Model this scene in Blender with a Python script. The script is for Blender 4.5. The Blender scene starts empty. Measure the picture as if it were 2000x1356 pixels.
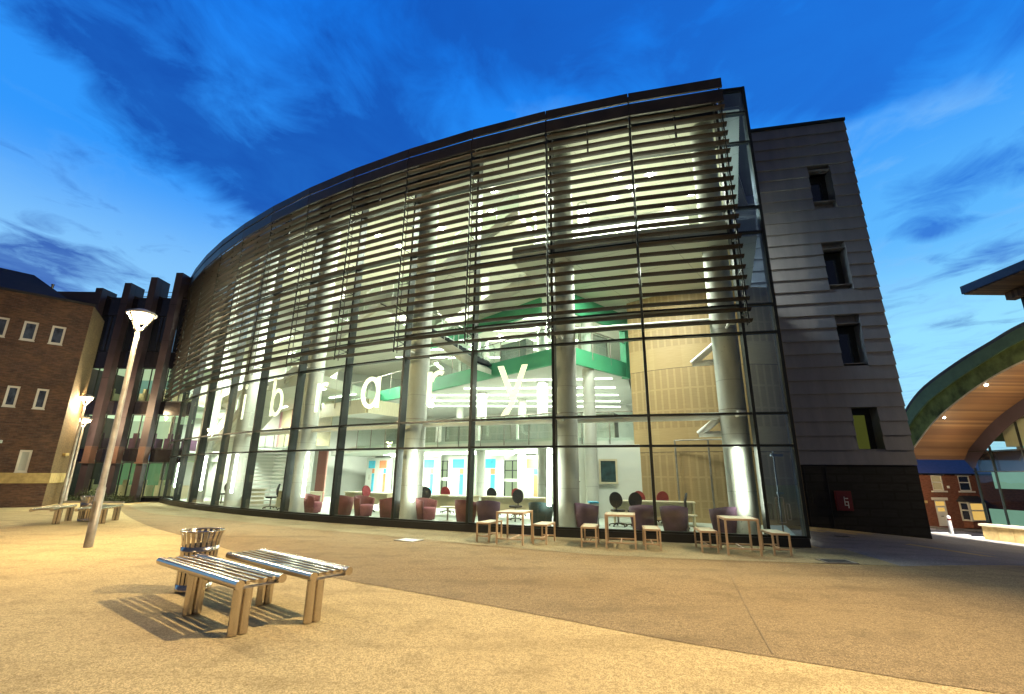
import bpy, math, random
from mathutils import Vector, Matrix
random.seed(7)
S = bpy.context.scene
COL = S.collection
PI = math.pi
def rad(a): return math.radians(a)

# ------------------------------------------------------------------ helpers
INFO = {}
class MB:
    """collects shapes (world or local coordinates) and links them as ONE mesh object"""
    def __init__(s): s.v = []; s.f = []; s.sm = []
    def add(s, vs, fs, smooth=False):
        n = len(s.v); s.v += [tuple(v) for v in vs]
        for f in fs: s.f.append([i + n for i in f]); s.sm.append(smooth)
    def box(s, c, d, rz=0):
        x, y, z = d[0] / 2, d[1] / 2, d[2] / 2; co, si = math.cos(rz), math.sin(rz)
        vs = [(c[0] + a * x * co - b * y * si, c[1] + a * x * si + b * y * co, c[2] + e * z) for a in (-1, 1) for b in (-1, 1) for e in (-1, 1)]
        s.add(vs, [(0, 1, 3, 2), (4, 6, 7, 5), (0, 4, 5, 1), (2, 3, 7, 6), (0, 2, 6, 4), (1, 5, 7, 3)]); return s
    def bb(s, a, b):
        return s.box([(a[i] + b[i]) / 2 for i in range(3)], [abs(b[i] - a[i]) for i in range(3)])
    def prism(s, poly, z0, z1):
        n = len(poly); vs = [(p[0], p[1], z0) for p in poly] + [(p[0], p[1], z1) for p in poly]
        fs = [tuple(range(n))[::-1], tuple(range(n, 2 * n))] + [(i, (i + 1) % n, n + (i + 1) % n, n + i) for i in range(n)]
        s.add(vs, fs); return s
    def extr(s, poly3, d):
        n = len(poly3); d = Vector(d); vs = [tuple(p) for p in poly3] + [tuple(Vector(p) + d) for p in poly3]
        fs = [tuple(range(n))[::-1], tuple(range(n, 2 * n))] + [(i, (i + 1) % n, n + (i + 1) % n, n + i) for i in range(n)]
        s.add(vs, fs); return s
    def face(s, pts): s.add(pts, [tuple(range(len(pts)))]); return s
    def tube(s, pts, r, n=10, cap=True):
        pts = [Vector(p) for p in pts]; rs = r if isinstance(r, (list, tuple)) else [r] * len(pts)
        vs = []; fs = []
        for i, p in enumerate(pts):
            t = (pts[min(i + 1, len(pts) - 1)] - pts[max(i - 1, 0)]).normalized()
            a = t.cross(Vector((0, 0, 1)) if abs(t.z) < .9 else Vector((0, 1, 0))).normalized(); b = t.cross(a)
            for k in range(n):
                q = 2 * PI * k / n; vs.append(tuple(p + a * (rs[i] * math.cos(q)) + b * (rs[i] * math.sin(q))))
        for i in range(len(pts) - 1):
            for k in range(n): fs.append((i * n + k, i * n + (k + 1) % n, (i + 1) * n + (k + 1) % n, (i + 1) * n + k))
        s.add(vs, fs, True)
        if cap:
            m = (len(pts) - 1) * n
            s.add(vs[:n], [tuple(range(n))]); s.add(vs[m:], [tuple(range(n))[::-1]])
        return s
    def lathe(s, prof, c=(0, 0, 0), n=24, smooth=True):
        vs = []; fs = []
        for (r, z) in prof:
            for k in range(n):
                q = 2 * PI * k / n; vs.append((c[0] + r * math.cos(q), c[1] + r * math.sin(q), c[2] + z))
        for i in range(len(prof) - 1):
            for k in range(n): fs.append((i * n + k, i * n + (k + 1) % n, (i + 1) * n + (k + 1) % n, (i + 1) * n + k))
        s.add(vs, fs, smooth); return s
    def ball(s, c, r, n=16, m=10):
        prof = [(r[0] * math.sin(PI * i / m), -r[1] * math.cos(PI * i / m)) for i in range(m + 1)]
        return s.lathe([(max(a, .001), b) for a, b in prof], c, n)
    def build(s, name, mat, parent=None, world=True, bevel=0):
        vs = s.v
        if parent is not None and world:
            l, rz = INFO[parent.name]; co, si = math.cos(-rz), math.sin(-rz)
            vs = [((x - l[0]) * co - (y - l[1]) * si, (x - l[0]) * si + (y - l[1]) * co, z - l[2]) for x, y, z in vs]
        me = bpy.data.meshes.new(name); me.from_pydata(vs, [], s.f); me.polygons.foreach_set('use_smooth', s.sm); me.update()
        o = bpy.data.objects.new(name, me); COL.objects.link(o); me.materials.append(mat)
        if parent is not None: o.parent = parent
        INFO[o.name] = ((0, 0, 0), 0)
        if bevel:
            b = o.modifiers.new('edge', 'BEVEL'); b.width = bevel; b.segments = 2; b.limit_method = 'ANGLE'
        return o
def tag(o, label=None, cat=None, group=None, kind=None):
    if label: o['label'] = label
    if cat: o['category'] = cat
    if group: o['group'] = group
    if kind: o['kind'] = kind
    return o
def empty(name, loc, rz=0):
    o = bpy.data.objects.new(name, None); COL.objects.link(o); o.location = loc; o.rotation_euler = (0, 0, rz)
    o.empty_display_size = .3; INFO[o.name] = (tuple(loc), rz); return o
def sub(o, parent):
    """make o a sub-part of a part that sits at its thing's origin"""
    o.parent = parent; return o
def dup(o, loc=None, rz=None, label=None, parent=None):
    c = o.copy(); COL.objects.link(c)
    if parent is not None: c.parent = parent
    if loc is not None: c.location = loc
    if rz is not None: c.rotation_euler = (0, 0, rz)
    if label: c['label'] = label
    for ch in list(o.children): dup(ch, parent=c)
    return c

# ------------------------------------------------------------------ materials
def nodes(name):
    m = bpy.data.materials.new(name); m.use_nodes = True; nt = m.node_tree
    return m, nt, nt.nodes['Principled BSDF'], nt.nodes['Material Output']
def lk(nt, a, b): nt.links.new(a, b)
def mixc(nt, fac, a, b):
    n = nt.nodes.new('ShaderNodeMix'); n.data_type = 'RGBA'
    for sock, v in ((n.inputs[0], fac), (n.inputs[6], a), (n.inputs[7], b)):
        if hasattr(v, 'links'): nt.links.new(v, sock)
        elif isinstance(v, (int, float)): sock.default_value = v
        else: sock.default_value = (*v, 1) if len(v) == 3 else v
    return n.outputs[2]
def noise(nt, scale, detail=4, vec=None, rough=.55):
    n = nt.nodes.new('ShaderNodeTexNoise'); n.inputs['Scale'].default_value = scale; n.inputs['Detail'].default_value = detail; n.inputs['Roughness'].default_value = rough
    if vec is not None: nt.links.new(vec, n.inputs['Vector'])
    return n.outputs['Fac']
def ramp(nt, fac, stops):
    r = nt.nodes.new('ShaderNodeValToRGB'); nt.links.new(fac, r.inputs[0]); e = r.color_ramp.elements
    while len(e) < len(stops): e.new(.5)
    for i, (p, c) in enumerate(stops): e[i].position = p; e[i].color = (c, c, c, 1) if not isinstance(c, (tuple, list)) else (*c, 1)
    return r.outputs[0]
def objco(nt, scale=None):
    t = nt.nodes.new('ShaderNodeTexCoord')
    if scale is None: return t.outputs['Object']
    mp = nt.nodes.new('ShaderNodeMapping'); mp.inputs['Scale'].default_value = scale; nt.links.new(t.outputs['Object'], mp.inputs[0]); return mp.outputs[0]
def math_(nt, op, a, b=None, c=None):
    n = nt.nodes.new('ShaderNodeMath'); n.operation = op
    for i, v in enumerate((a, b, c)):
        if v is None: continue
        if hasattr(v, 'links'): nt.links.new(v, n.inputs[i])
        else: n.inputs[i].default_value = v
    return n.outputs[0]
def bump(nt, bs, h, strength=.3, dist=.01):
    b = nt.nodes.new('ShaderNodeBump'); b.inputs['Strength'].default_value = strength; b.inputs['Distance'].default_value = dist
    nt.links.new(h, b.inputs['Height']); nt.links.new(b.outputs[0], bs.inputs['Normal'])
def plain(name, c, rough=.6, metal=0, var=.25, scale=3, spec=.5, stretch=None, bmp=0):
    """plain colour with soft wear: noise in value and in roughness"""
    m, nt, bs, _ = nodes(name); co = objco(nt, stretch)
    f = noise(nt, scale, 6, co); a = tuple(x * (1 - var) for x in c); b = tuple(min(1, x * (1 + var)) for x in c)
    lk(nt, mixc(nt, ramp(nt, f, [(.3, 0), (.7, 1)]), a, b), bs.inputs['Base Color'])
    lk(nt, math_(nt, 'MULTIPLY_ADD', f, .2, rough - .1), bs.inputs['Roughness'])
    bs.inputs['Metallic'].default_value = metal; bs.inputs['Specular IOR Level'].default_value = spec
    if bmp: bump(nt, bs, noise(nt, 90, 3, co), bmp, .004)
    return m
def emit(name, c, s):
    m, nt, bs, out = nodes(name); e = nt.nodes.new('ShaderNodeEmission'); e.inputs[0].default_value = (*c, 1); e.inputs[1].default_value = s
    f = noise(nt, 2, 2, objco(nt)); lk(nt, math_(nt, 'MULTIPLY_ADD', f, .2 * s, .9 * s), e.inputs[1])
    lk(nt, e.outputs[0], out.inputs[0]); return m
def glassy(name, tint, gain=1.3, base=.05, rough=.0, dirt=.0):
    """thin sheet of glass: see-through by tint, mirror by Fresnel"""
    m, nt, bs, out = nodes(name); nt.nodes.remove(bs)
    lw = nt.nodes.new('ShaderNodeLayerWeight'); lw.inputs[0].default_value = .5
    p = math_(nt, 'POWER', lw.outputs['Facing'], 4.0); fr = math_(nt, 'MULTIPLY_ADD', p, .9 * gain, base)
    if dirt: fr = math_(nt, 'ADD', fr, math_(nt, 'MULTIPLY', noise(nt, 1.2, 3, objco(nt)), dirt))
    fr = math_(nt, 'MINIMUM', fr, .95)
    t = nt.nodes.new('ShaderNodeBsdfTransparent'); t.inputs[0].default_value = (*tint, 1)
    bn = nt.nodes.new('ShaderNodeBump'); bn.inputs['Strength'].default_value = .06; bn.inputs['Distance'].default_value = .05; lk(nt, noise(nt, .55, 2, objco(nt)), bn.inputs['Height'])
    g = nt.nodes.new('ShaderNodeBsdfGlossy'); lk(nt, bn.outputs[0], g.inputs['Normal']); g.inputs['Roughness'].default_value = rough; g.inputs[0].default_value = (.95, 1, .98, 1)
    mx = nt.nodes.new('ShaderNodeMixShader'); lk(nt, fr, mx.inputs[0]); lk(nt, t.outputs[0], mx.inputs[1]); lk(nt, g.outputs[0], mx.inputs[2]); lk(nt, mx.outputs[0], out.inputs[0])
    return m
def paving(name, lo, hi, stain, grit=1.0):
    m, nt, bs, _ = nodes(name); co = objco(nt)
    g1 = noise(nt, 78, 4, co, .7); g2 = noise(nt, 17, 3, co); big = noise(nt, .35, 5, co); mid = noise(nt, 1.7, 5, co)
    v = nt.nodes.new('ShaderNodeTexVoronoi'); v.inputs['Scale'].default_value = 100; lk(nt, co, v.inputs['Vector'])
    grain = math_(nt, 'ADD', math_(nt, 'MULTIPLY', g1, .65), math_(nt, 'MULTIPLY', v.outputs['Color'], .35))
    c = mixc(nt, ramp(nt, grain, [(.5 - .12 * grit, 0), (.5 + .11 * grit, 1)]), lo, hi)
    c = mixc(nt, math_(nt, 'MULTIPLY', ramp(nt, big, [(.42, 0), (.66, 1)]), .5), c, stain)
    c = mixc(nt, math_(nt, 'MULTIPLY', ramp(nt, mid, [(.5, 0), (.72, 1)]), .4), c, tuple(x * .62 for x in lo))
    c = mixc(nt, math_(nt, 'MULTIPLY', ramp(nt, g2, [(.35, 1), (.5, 0)]), .35), c, tuple(x * .6 for x in lo))
    sv = nt.nodes.new('ShaderNodeTexVoronoi'); sv.inputs['Scale'].default_value = 2.1; lk(nt, co, sv.inputs['Vector'])
    c = mixc(nt, math_(nt, 'MULTIPLY', ramp(nt, sv.outputs['Distance'], [(.03, 1), (.05, 0)]), .45), c, tuple(x * .5 for x in lo))
    wm = nt.nodes.new('ShaderNodeMapping'); wm.inputs['Scale'].default_value = (.22, 1.6, 1); wm.inputs['Rotation'].default_value = (0, 0, .5); lk(nt, co, wm.inputs[0])
    c = mixc(nt, math_(nt, 'MULTIPLY', ramp(nt, noise(nt, 1.1, 5, wm.outputs[0], .6), [(.52, 0), (.68, 1)]), .32), c, tuple(x * .7 for x in lo))
    lk(nt, c, bs.inputs['Base Color']); bs.inputs['Roughness'].default_value = .88; bs.inputs['Specular IOR Level'].default_value = .25
    bump(nt, bs, grain, .75, .012); return m
def brick(name, c1, c2, mortar, scale=1.0, warm=None, lowz=None):
    m, nt, bs, _ = nodes(name); t = nt.nodes.new('ShaderNodeTexCoord'); sp = nt.nodes.new('ShaderNodeSeparateXYZ'); lk(nt, t.outputs['Object'], sp.inputs[0])
    cb = nt.nodes.new('ShaderNodeCombineXYZ'); lk(nt, math_(nt, 'ADD', sp.outputs[0], sp.outputs[1]), cb.inputs[0]); lk(nt, sp.outputs[2], cb.inputs[1])
    b = nt.nodes.new('ShaderNodeTexBrick'); lk(nt, cb.outputs[0], b.inputs['Vector']); b.inputs['Scale'].default_value = 1
    b.inputs['Brick Width'].default_value = .225 * scale; b.inputs['Row Height'].default_value = .075 * scale; b.inputs['Mortar Size'].default_value = .008 * scale; b.inputs['Bias'].default_value = -.1
    b.inputs['Color1'].default_value = (*c1, 1); b.inputs['Color2'].default_value = (*c2, 1); b.inputs['Mortar'].default_value = (*mortar, 1)
    n1 = noise(nt, 1.3, 6, cb.outputs[0]); c = mixc(nt, math_(nt, 'MULTIPLY', ramp(nt, n1, [(.45, 0), (.62, 1)]), .55), b.outputs['Color'], warm or tuple(x * 1.6 for x in c1))
    mp = nt.nodes.new('ShaderNodeMapping'); mp.inputs['Scale'].default_value = (3.5, 13, 1); lk(nt, cb.outputs[0], mp.inputs[0])
    c = mixc(nt, math_(nt, 'MULTIPLY', ramp(nt, noise(nt, 1, 3, mp.outputs[0]), [(.45, 0), (.6, 1)]), .45), c, tuple(x * .45 for x in c1))
    lk(nt, c, bs.inputs['Base Color']); bs.inputs['Roughness'].default_value = .85
    bump(nt, bs, b.outputs['Fac'], -.5, .012); return m

M = {}
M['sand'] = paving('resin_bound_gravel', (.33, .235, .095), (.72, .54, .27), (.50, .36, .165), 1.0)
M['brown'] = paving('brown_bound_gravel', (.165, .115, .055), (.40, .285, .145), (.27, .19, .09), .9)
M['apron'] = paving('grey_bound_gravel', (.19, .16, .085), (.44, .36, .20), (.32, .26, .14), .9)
M['pave'] = paving('grey_paving', (.17, .16, .15), (.34, .32, .30), (.26, .24, .22), .7)
M['tar'] = paving('road_tarmac', (.05, .045, .045), (.11, .10, .095), (.08, .07, .065), .8)
M['earth'] = paving('dark_earth', (.02, .025, .012), (.06, .05, .03), (.03, .03, .015), .8)
M['joint'] = plain('joint_strip', (.23, .165, .085), .9)
M['frame'] = plain('dark_green_black_metal', (.018, .022, .02), .38, .3)
M['louvre'] = plain('bronze_louvre_metal', (.034, .027, .023), .45, .25, .35, 1.5)
M['plinth'] = plain('black_plinth_metal', (.012, .012, .012), .45)
M['glass'] = glassy('facade_glass', (.88, .95, .90), .75, .05)
M['corner'] = glassy('corner_glass_painted_sky', (.36, .50, .68), 1.0, .20)  # blue tint stands in for the reflected sky
M['bal'] = glassy('balustrade_glass', (.86, .95, .91), .6, .06)
M['white'] = plain('white_plaster', (.66, .68, .63), .8, 0, .04, 1.5)
M['soffit'] = None
def conc_mat():
    m, nt, bs, _ = nodes('fair_faced_concrete'); st = objco(nt, (1, 1, .3)); co = objco(nt); sp = nt.nodes.new('ShaderNodeSeparateXYZ'); lk(nt, co, sp.inputs[0])
    c = mixc(nt, ramp(nt, noise(nt, 2.4, 7, st), [(.3, 0), (.7, 1)]), (.40, .41, .37), (.60, .61, .56))
    c = mixc(nt, ramp(nt, noise(nt, 14, 3, co), [(.66, 0), (.74, 1)]), c, (.34, .34, .31))
    j = math_(nt, 'FRACT', math_(nt, 'DIVIDE', math_(nt, 'ADD', sp.outputs[2], .3), 1.55)); c = mixc(nt, math_(nt, 'MULTIPLY', ramp(nt, j, [(.008, 1), (.014, 0)]), .55), c, (.2, .2, .18))
    lk(nt, c, bs.inputs['Base Color']); bs.inputs['Roughness'].default_value = .75; return m
M['conc'] = conc_mat()
M['green'] = plain('green_painted_panel', (.06, .33, .17), .5, 0, .12, 1)
M['carpet'] = plain('pale_grey_floor', (.46, .52, .46), .5, 0, .12, 2)
M['steel'] = plain('brushed_stainless_steel', (.58, .51, .42), .22, .97, .05, 6, .5, (1, 12, 12))
M['steel2'] = plain('dull_galvanised_steel', (.32, .29, .25), .42, .5, .25, 5)
M['whitem'] = plain('white_painted_metal', (.75, .74, .70), .4, 0, .06)
M['maroon'] = plain('maroon_upholstery', (.165, .048, .050), .8, 0, .25, 4)
M['plum'] = plain('plum_upholstery', (.085, .035, .075), .8, 0, .25, 4)
M['teal'] = plain('dark_teal_upholstery', (.025, .055, .06), .8, 0, .25, 4)
M['pink'] = plain('pink_upholstery', (.29, .095, .125), .8, 0, .2, 4)
M['black'] = plain('black_fabric', (.018, .018, .02), .75)
M['red'] = plain('red_fabric', (.28, .03, .04), .75)
M['birch'] = plain('pale_laminate', (.62, .55, .38), .4, 0, .1, 3, .5, (1, 8, 1))
M['stone'] = plain('yellow_sandstone', (.50, .36, .15), .85, 0, .22, 5, .3, None, .3)
M['slate'] = plain('dark_roof_slate', (.022, .020, .022), .7, 0, .4, 6)
M['blueslate'] = plain('blue_roof_slate', (.05, .05, .12), .6, 0, .3, 5)
M['upvc'] = plain('white_window_frame', (.72, .68, .60), .45, 0, .06)
M['darkwin'] = plain('dark_window_glass', (.012, .016, .03), .08, 0, .3, 1, .9)
M['palewin'] = plain('curtained_window', (.06, .07, .10), .12, 0, .6, 5, .7, (1, 1, .6))
M['dimgreen'] = emit('dim_green_stairwell', (.55, .62, .12), .09)
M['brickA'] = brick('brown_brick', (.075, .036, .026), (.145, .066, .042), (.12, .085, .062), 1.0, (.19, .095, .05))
M['brickB'] = brick('brick_painted_lamplit', (.13, .078, .032), (.18, .11, .045), (.16, .11, .055), 1.0, (.21, .13, .05))  # side wall brick with yellow lamplight put into its colour
M['brickC'] = brick('red_brick', (.17, .05, .03), (.24, .075, .04), (.2, .12, .09), 1.0, (.26, .09, .05))
M['fin'] = plain('purple_brown_cladding', (.062, .045, .056), .5, .1, .22, 1.2)
M['finlow'] = plain('copper_brown_cladding', (.15, .085, .068), .5, .1, .2, 2)
M['spandrel'] = plain('dark_spandrel_glass', (.012, .012, .02), .12, 0, .3, 1, .8)
M['table'] = plain('pale_peach_painted_steel', (.54, .38, .24), .55, 0, .15)
M['slat'] = plain('bleached_timber_slats', (.66, .64, .46), .65, 0, .2, 6, .4, (1, 12, 1))
M['copper'] = plain('green_copper_roof', (.10, .18, .10), .6, .1, .22, 2)
M['moss'] = plain('mossy_copper_fascia', (.14, .18, .055), .85, 0, .65, 1.6, .3, None, .5)
M['redbox'] = plain('red_painted_steel', (.13, .009, .012), .45)
M['orange'] = plain('orange_board', (.62, .22, .10), .6); M['blue'] = plain('sky_blue_board', (.05, .42, .62), .6)
M['leaf'] = plain('dark_leaf', (.045, .065, .02), .7, 0, .5, 7)
M['navy'] = plain('blue_grey_roof_metal', (.055, .075, .12), .4, .4, .2)
M['rubber'] = plain('black_rubber', (.012, .012, .012), .8)

def soffit_mat():
    m, nt, bs, _ = nodes('pale_soffit_panels'); co = objco(nt)
    b = nt.nodes.new('ShaderNodeTexBrick'); mp = nt.nodes.new('ShaderNodeMapping'); mp.inputs['Rotation'].default_value = (0, 0, rad(38)); lk(nt, co, mp.inputs[0]); lk(nt, mp.outputs[0], b.inputs['Vector'])
    b.offset = 0; b.inputs['Scale'].default_value = 1; b.inputs['Brick Width'].default_value = 3.1; b.inputs['Row Height'].default_value = 1.9; b.inputs['Mortar Size'].default_value = .012
    b.inputs['Color1'].default_value = (.70, .69, .60, 1); b.inputs['Color2'].default_value = (.67, .66, .57, 1); b.inputs['Mortar'].default_value = (.2, .19, .16, 1)
    lk(nt, mixc(nt, noise(nt, .8, 3, co), b.outputs['Color'], (.64, .63, .54)), bs.inputs['Base Color']); bs.inputs['Roughness'].default_value = .7; return m
M['soffit'] = soffit_mat()
def acoustic_mat():
    """oak veneer with rows of perforated acoustic panels and plain bands between"""
    m, nt, bs, _ = nodes('oak_acoustic_panels'); t = nt.nodes.new('ShaderNodeTexCoord'); sp = nt.nodes.new('ShaderNodeSeparateXYZ'); lk(nt, t.outputs['UV'], sp.inputs[0]); u, v = sp.outputs[0], sp.outputs[1]
    wide = math_(nt, 'FRACT', math_(nt, 'DIVIDE', u, .26)); col = ramp(nt, wide, [(.70, 1), (.74, 0)])
    vz = math_(nt, 'FRACT', math_(nt, 'DIVIDE', v, .8)); row = ramp(nt, vz, [(.06, 0), (.09, 1)])
    band = math_(nt, 'FRACT', math_(nt, 'DIVIDE', math_(nt, 'ADD', v, .6), 3.1)); bnd = ramp(nt, band, [(.28, 0), (.285, 1)])
    perf = math_(nt, 'MULTIPLY', math_(nt, 'MULTIPLY', col, row), bnd)
    hole = nt.nodes.new('ShaderNodeTexVoronoi'); hole.inputs['Scale'].default_value = 45; hole.inputs['Randomness'].default_value = 0; lk(nt, t.outputs['UV'], hole.inputs['Vector'])
    mp = nt.nodes.new('ShaderNodeMapping'); mp.inputs['Scale'].default_value = (1.2, 14, 1); lk(nt, t.outputs['UV'], mp.inputs[0]); gr = noise(nt, 2.2, 5, mp.outputs[0])
    oak = mixc(nt, gr, (.34, .225, .10), (.50, .36, .18))
    sheet = math_(nt, 'FRACT', math_(nt, 'DIVIDE', u, 2.1)); oak = mixc(nt, math_(nt, 'MULTIPLY', ramp(nt, sheet, [(.5, 0), (.505, 1)]), .18), oak, (.25, .15, .06))
    dk = mixc(nt, ramp(nt, hole.outputs['Distance'], [(.25, .55), (.5, 1)]), (.15, .09, .035), oak)
    c = mixc(nt, math_(nt, 'MULTIPLY', perf, .62), oak, mixc(nt, .5, dk, (.21, .13, .055)))
    seam = ramp(nt, band, [(.004, 1), (.008, 0)]); c = mixc(nt, seam, c, (.08, .05, .03))
    lk(nt, c, bs.inputs['Base Color']); bs.inputs['Roughness'].default_value = .5; return m
M['oak'] = acoustic_mat()
def strips_mat(name, cols, w, axis=0, rough=.6):
    m, nt, bs, _ = nodes(name); t = nt.nodes.new('ShaderNodeTexCoord'); sp = nt.nodes.new('ShaderNodeSeparateXYZ'); lk(nt, t.outputs['Object'], sp.inputs[0])
    q = math_(nt, 'FLOOR', math_(nt, 'DIVIDE', sp.outputs[axis], w)); wn = nt.nodes.new('ShaderNodeTexWhiteNoise'); wn.noise_dimensions = '1D'; lk(nt, q, wn.inputs['W'])
    r = nt.nodes.new('ShaderNodeValToRGB'); r.color_ramp.interpolation = 'CONSTANT'; e = r.color_ramp.elements
    while len(e) < len(cols): e.new(.5)
    for i, c in enumerate(cols): e[i].position = i / len(cols); e[i].color = (*c, 1)
    lk(nt, wn.outputs[0], r.inputs[0]); mp = nt.nodes.new('ShaderNodeMapping'); lk(nt, t.outputs['Object'], mp.inputs[0]); mp.inputs['Scale'].default_value = [(2, 2, 2), (.6, 8, 8)][1]
    lk(nt, mixc(nt, math_(nt, 'MULTIPLY', noise(nt, 1.5, 5, mp.outputs[0]), .5), r.outputs[0], tuple(x * .4 for x in cols[0])), bs.inputs['Base Color']); bs.inputs['Roughness'].default_value = rough
    return m
M['panelwall'] = strips_mat('coloured_wall_panels', [(.60, .50, .30), (.52, .22, .30), (.62, .54, .36), (.66, .60, .45), (.42, .14, .12)], 1.3)
M['redwall'] = strips_mat('terracotta_wall_panels', [(.34, .11, .07), (.45, .20, .16), (.30, .09, .06), (.5, .38, .2)], 1.6)
M['cedar'] = strips_mat('cedar_soffit_boards', [(.20, .10, .042), (.26, .135, .055), (.15, .072, .032), (.31, .18, .08), (.22, .11, .045)], .13, 1)
def books_mat():
    m, nt, bs, _ = nodes('filled_shelving'); t = nt.nodes.new('ShaderNodeTexCoord'); b = nt.nodes.new('ShaderNodeTexBrick'); sp = nt.nodes.new('ShaderNodeSeparateXYZ'); lk(nt, t.outputs['Object'], sp.inputs[0])
    cb = nt.nodes.new('ShaderNodeCombineXYZ'); lk(nt, math_(nt, 'ADD', sp.outputs[0], sp.outputs[1]), cb.inputs[0]); lk(nt, sp.outputs[2], cb.inputs[1]); lk(nt, cb.outputs[0], b.inputs['Vector'])
    b.offset = 0; b.inputs['Scale'].default_value = 1; b.inputs['Brick Width'].default_value = .05; b.inputs['Row Height'].default_value = .34; b.inputs['Mortar Size'].default_value = .02; b.inputs['Mortar Smooth'].default_value = 0
    b.inputs['Color1'].default_value = (.04, .10, .07, 1); b.inputs['Color2'].default_value = (.35, .28, .2, 1); b.inputs['Mortar'].default_value = (.4, .4, .36, 1)
    lk(nt, b.outputs['Color'], bs.inputs['Base Color']); return m
M['books'] = books_mat()
def zinc_mat():
    m, nt, bs, _ = nodes('weathered_zinc_cladding'); co = objco(nt); st = objco(nt, (3, 3, .5))
    f = noise(nt, 1.0, 5, st); g = noise(nt, .35, 3, co)
    lk(nt, mixc(nt, f, (.165, .168, .19), (.27, .272, .295)), bs.inputs['Base Color']); bs.inputs['Metallic'].default_value = .2
    lk(nt, math_(nt, 'MULTIPLY_ADD', g, .25, .33), bs.inputs['Roughness']); bump(nt, bs, noise(nt, 1.4, 2, st), .25, .04); return m
M['zinc'] = zinc_mat()
M['darkbrick'] = brick('black_glazed_brick', (.011, .012, .014), (.019, .020, .022), (.006, .006, .007), 4.0, (.015, .017, .019))
M['lamp'] = emit('sodium_lamp_glow', (1.0, .80, .50), 60)
M['tube'] = emit('fluorescent_tube', (.95, 1, .84), 26)
M['strip'] = emit('ceiling_strip_light', (.96, 1, .84), 10)
M['down'] = emit('downlight_lens', (1, .97, .86), 60)
M['warmwin'] = emit('lit_blind', (1, .62, .16), .75)
M['dimwin'] = emit('dim_blind', (1, .74, .35), .28)
M['litroom'] = emit('lit_office_ceiling', (.80, 1, .62), 1.1)
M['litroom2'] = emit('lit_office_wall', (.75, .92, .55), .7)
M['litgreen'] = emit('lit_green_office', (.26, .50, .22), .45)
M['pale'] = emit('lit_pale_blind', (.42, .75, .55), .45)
M['vinyl'] = plain('frosted_white_vinyl', (.82, .84, .76), .5, 0, .04)
def vinyl_mat():
    m, nt, bs, out = nodes('frosted_window_vinyl'); bs.inputs['Base Color'].default_value = (.85, .87, .80, 1); bs.inputs['Roughness'].default_value = .7
    t = nt.nodes.new('ShaderNodeBsdfTranslucent'); t.inputs[0].default_value = (.95, .97, .9, 1); mx = nt.nodes.new('ShaderNodeAddShader'); lk(nt, mixc(nt, noise(nt, 2, 2, objco(nt)), (.78, .80, .74), (.86, .88, .82)), bs.inputs['Base Color']); lk(nt, bs.outputs[0], mx.inputs[0]); lk(nt, t.outputs[0], mx.inputs[1]); lk(nt, mx.outputs[0], out.inputs[0]); return m
M['letter'] = vinyl_mat()

# ------------------------------------------------------------------ camera
HC = 1.6
f_px = 917.; roll = math.atan2(37, 3337); pitch = math.atan2(252, f_px)
fw = Vector((0, math.cos(pitch), math.sin(pitch))); r0 = Vector((1, 0, 0)); u0 = r0.cross(fw)
rv = math.cos(roll) * r0 + math.sin(roll) * u0; uv = -math.sin(roll) * r0 + math.cos(roll) * u0
cam = bpy.data.objects.new('camera', bpy.data.cameras.new('camera')); COL.objects.link(cam); S.camera = cam
cam.matrix_world = Matrix(((rv.x, uv.x, -fw.x, 0), (rv.y, uv.y, -fw.y, 0), (rv.z, uv.z, -fw.z, HC), (0, 0, 0, 1)))
cam.data.sensor_width = 36; cam.data.lens = 36 * f_px / 2000; cam.data.clip_end = 3000; cam.data.clip_start = .05
def ray(px, py): return rv * ((px - 1000) / f_px) - uv * ((py - 678) / f_px) + fw
def G(px, py, z=0):
    d = ray(px, py); t = (z - HC) / d.z; return Vector((0, 0, HC)) + d * t

# ------------------------------------------------------------------ ground
def gz(x, y=0):
    d = min(x, 36.5) - 10.5; return -.087 * .5 * (d + math.sqrt(d * d + 1.5))
def sheet(name, rows, mat, dz, kind='structure'):
    """rows: list of polylines of equal length -> one sheet laid on the terrain"""
    m = MB(); n = len(rows[0]); vs = [(p[0], p[1], gz(p[0], p[1]) + dz) for r in rows for p in r]
    m.add(vs, [(i * n + k, i * n + k + 1, (i + 1) * n + k + 1, (i + 1) * n + k) for i in range(len(rows) - 1) for k in range(n - 1)])
    return tag(m.build(name, mat), kind=kind)
def grid(xs, ys): return [[(x, y) for x in xs] for y in ys]
def lin(a, b, n): return [a + (b - a) * i / (n - 1) for i in range(n)]
def smoothline(pts, n):
    """Catmull-Rom through the points"""
    out = []; P = [pts[0]] + list(pts) + [pts[-1]]; m = len(pts) - 1
    for i in range(n):
        t = i / (n - 1) * m; k = min(int(t), m - 1); t -= k; a, b, c, d = P[k], P[k + 1], P[k + 2], P[k + 3]
        out.append(tuple(.5 * (2 * b[j] + (c[j] - a[j]) * t + (2 * a[j] - 5 * b[j] + 4 * c[j] - d[j]) * t * t + (3 * b[j] - a[j] - 3 * c[j] + d[j]) * t ** 3) for j in range(2)))
    return out
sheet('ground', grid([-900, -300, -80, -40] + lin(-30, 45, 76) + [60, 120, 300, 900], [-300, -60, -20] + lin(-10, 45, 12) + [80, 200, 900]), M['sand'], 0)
near = smoothline([(-20, 25.2), (-15, 19.4), (-11, 15.3), (-8, 12.7), (-5, 10.0), (-2.9, 8.3), (-1.8, 7.6), (0, 6.5), (1.6, 5.45), (2.8, 4.8), (4, 4.2), (7, 3.0), (12, 1.5), (20, 0), (34, -2)], 70)
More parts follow.
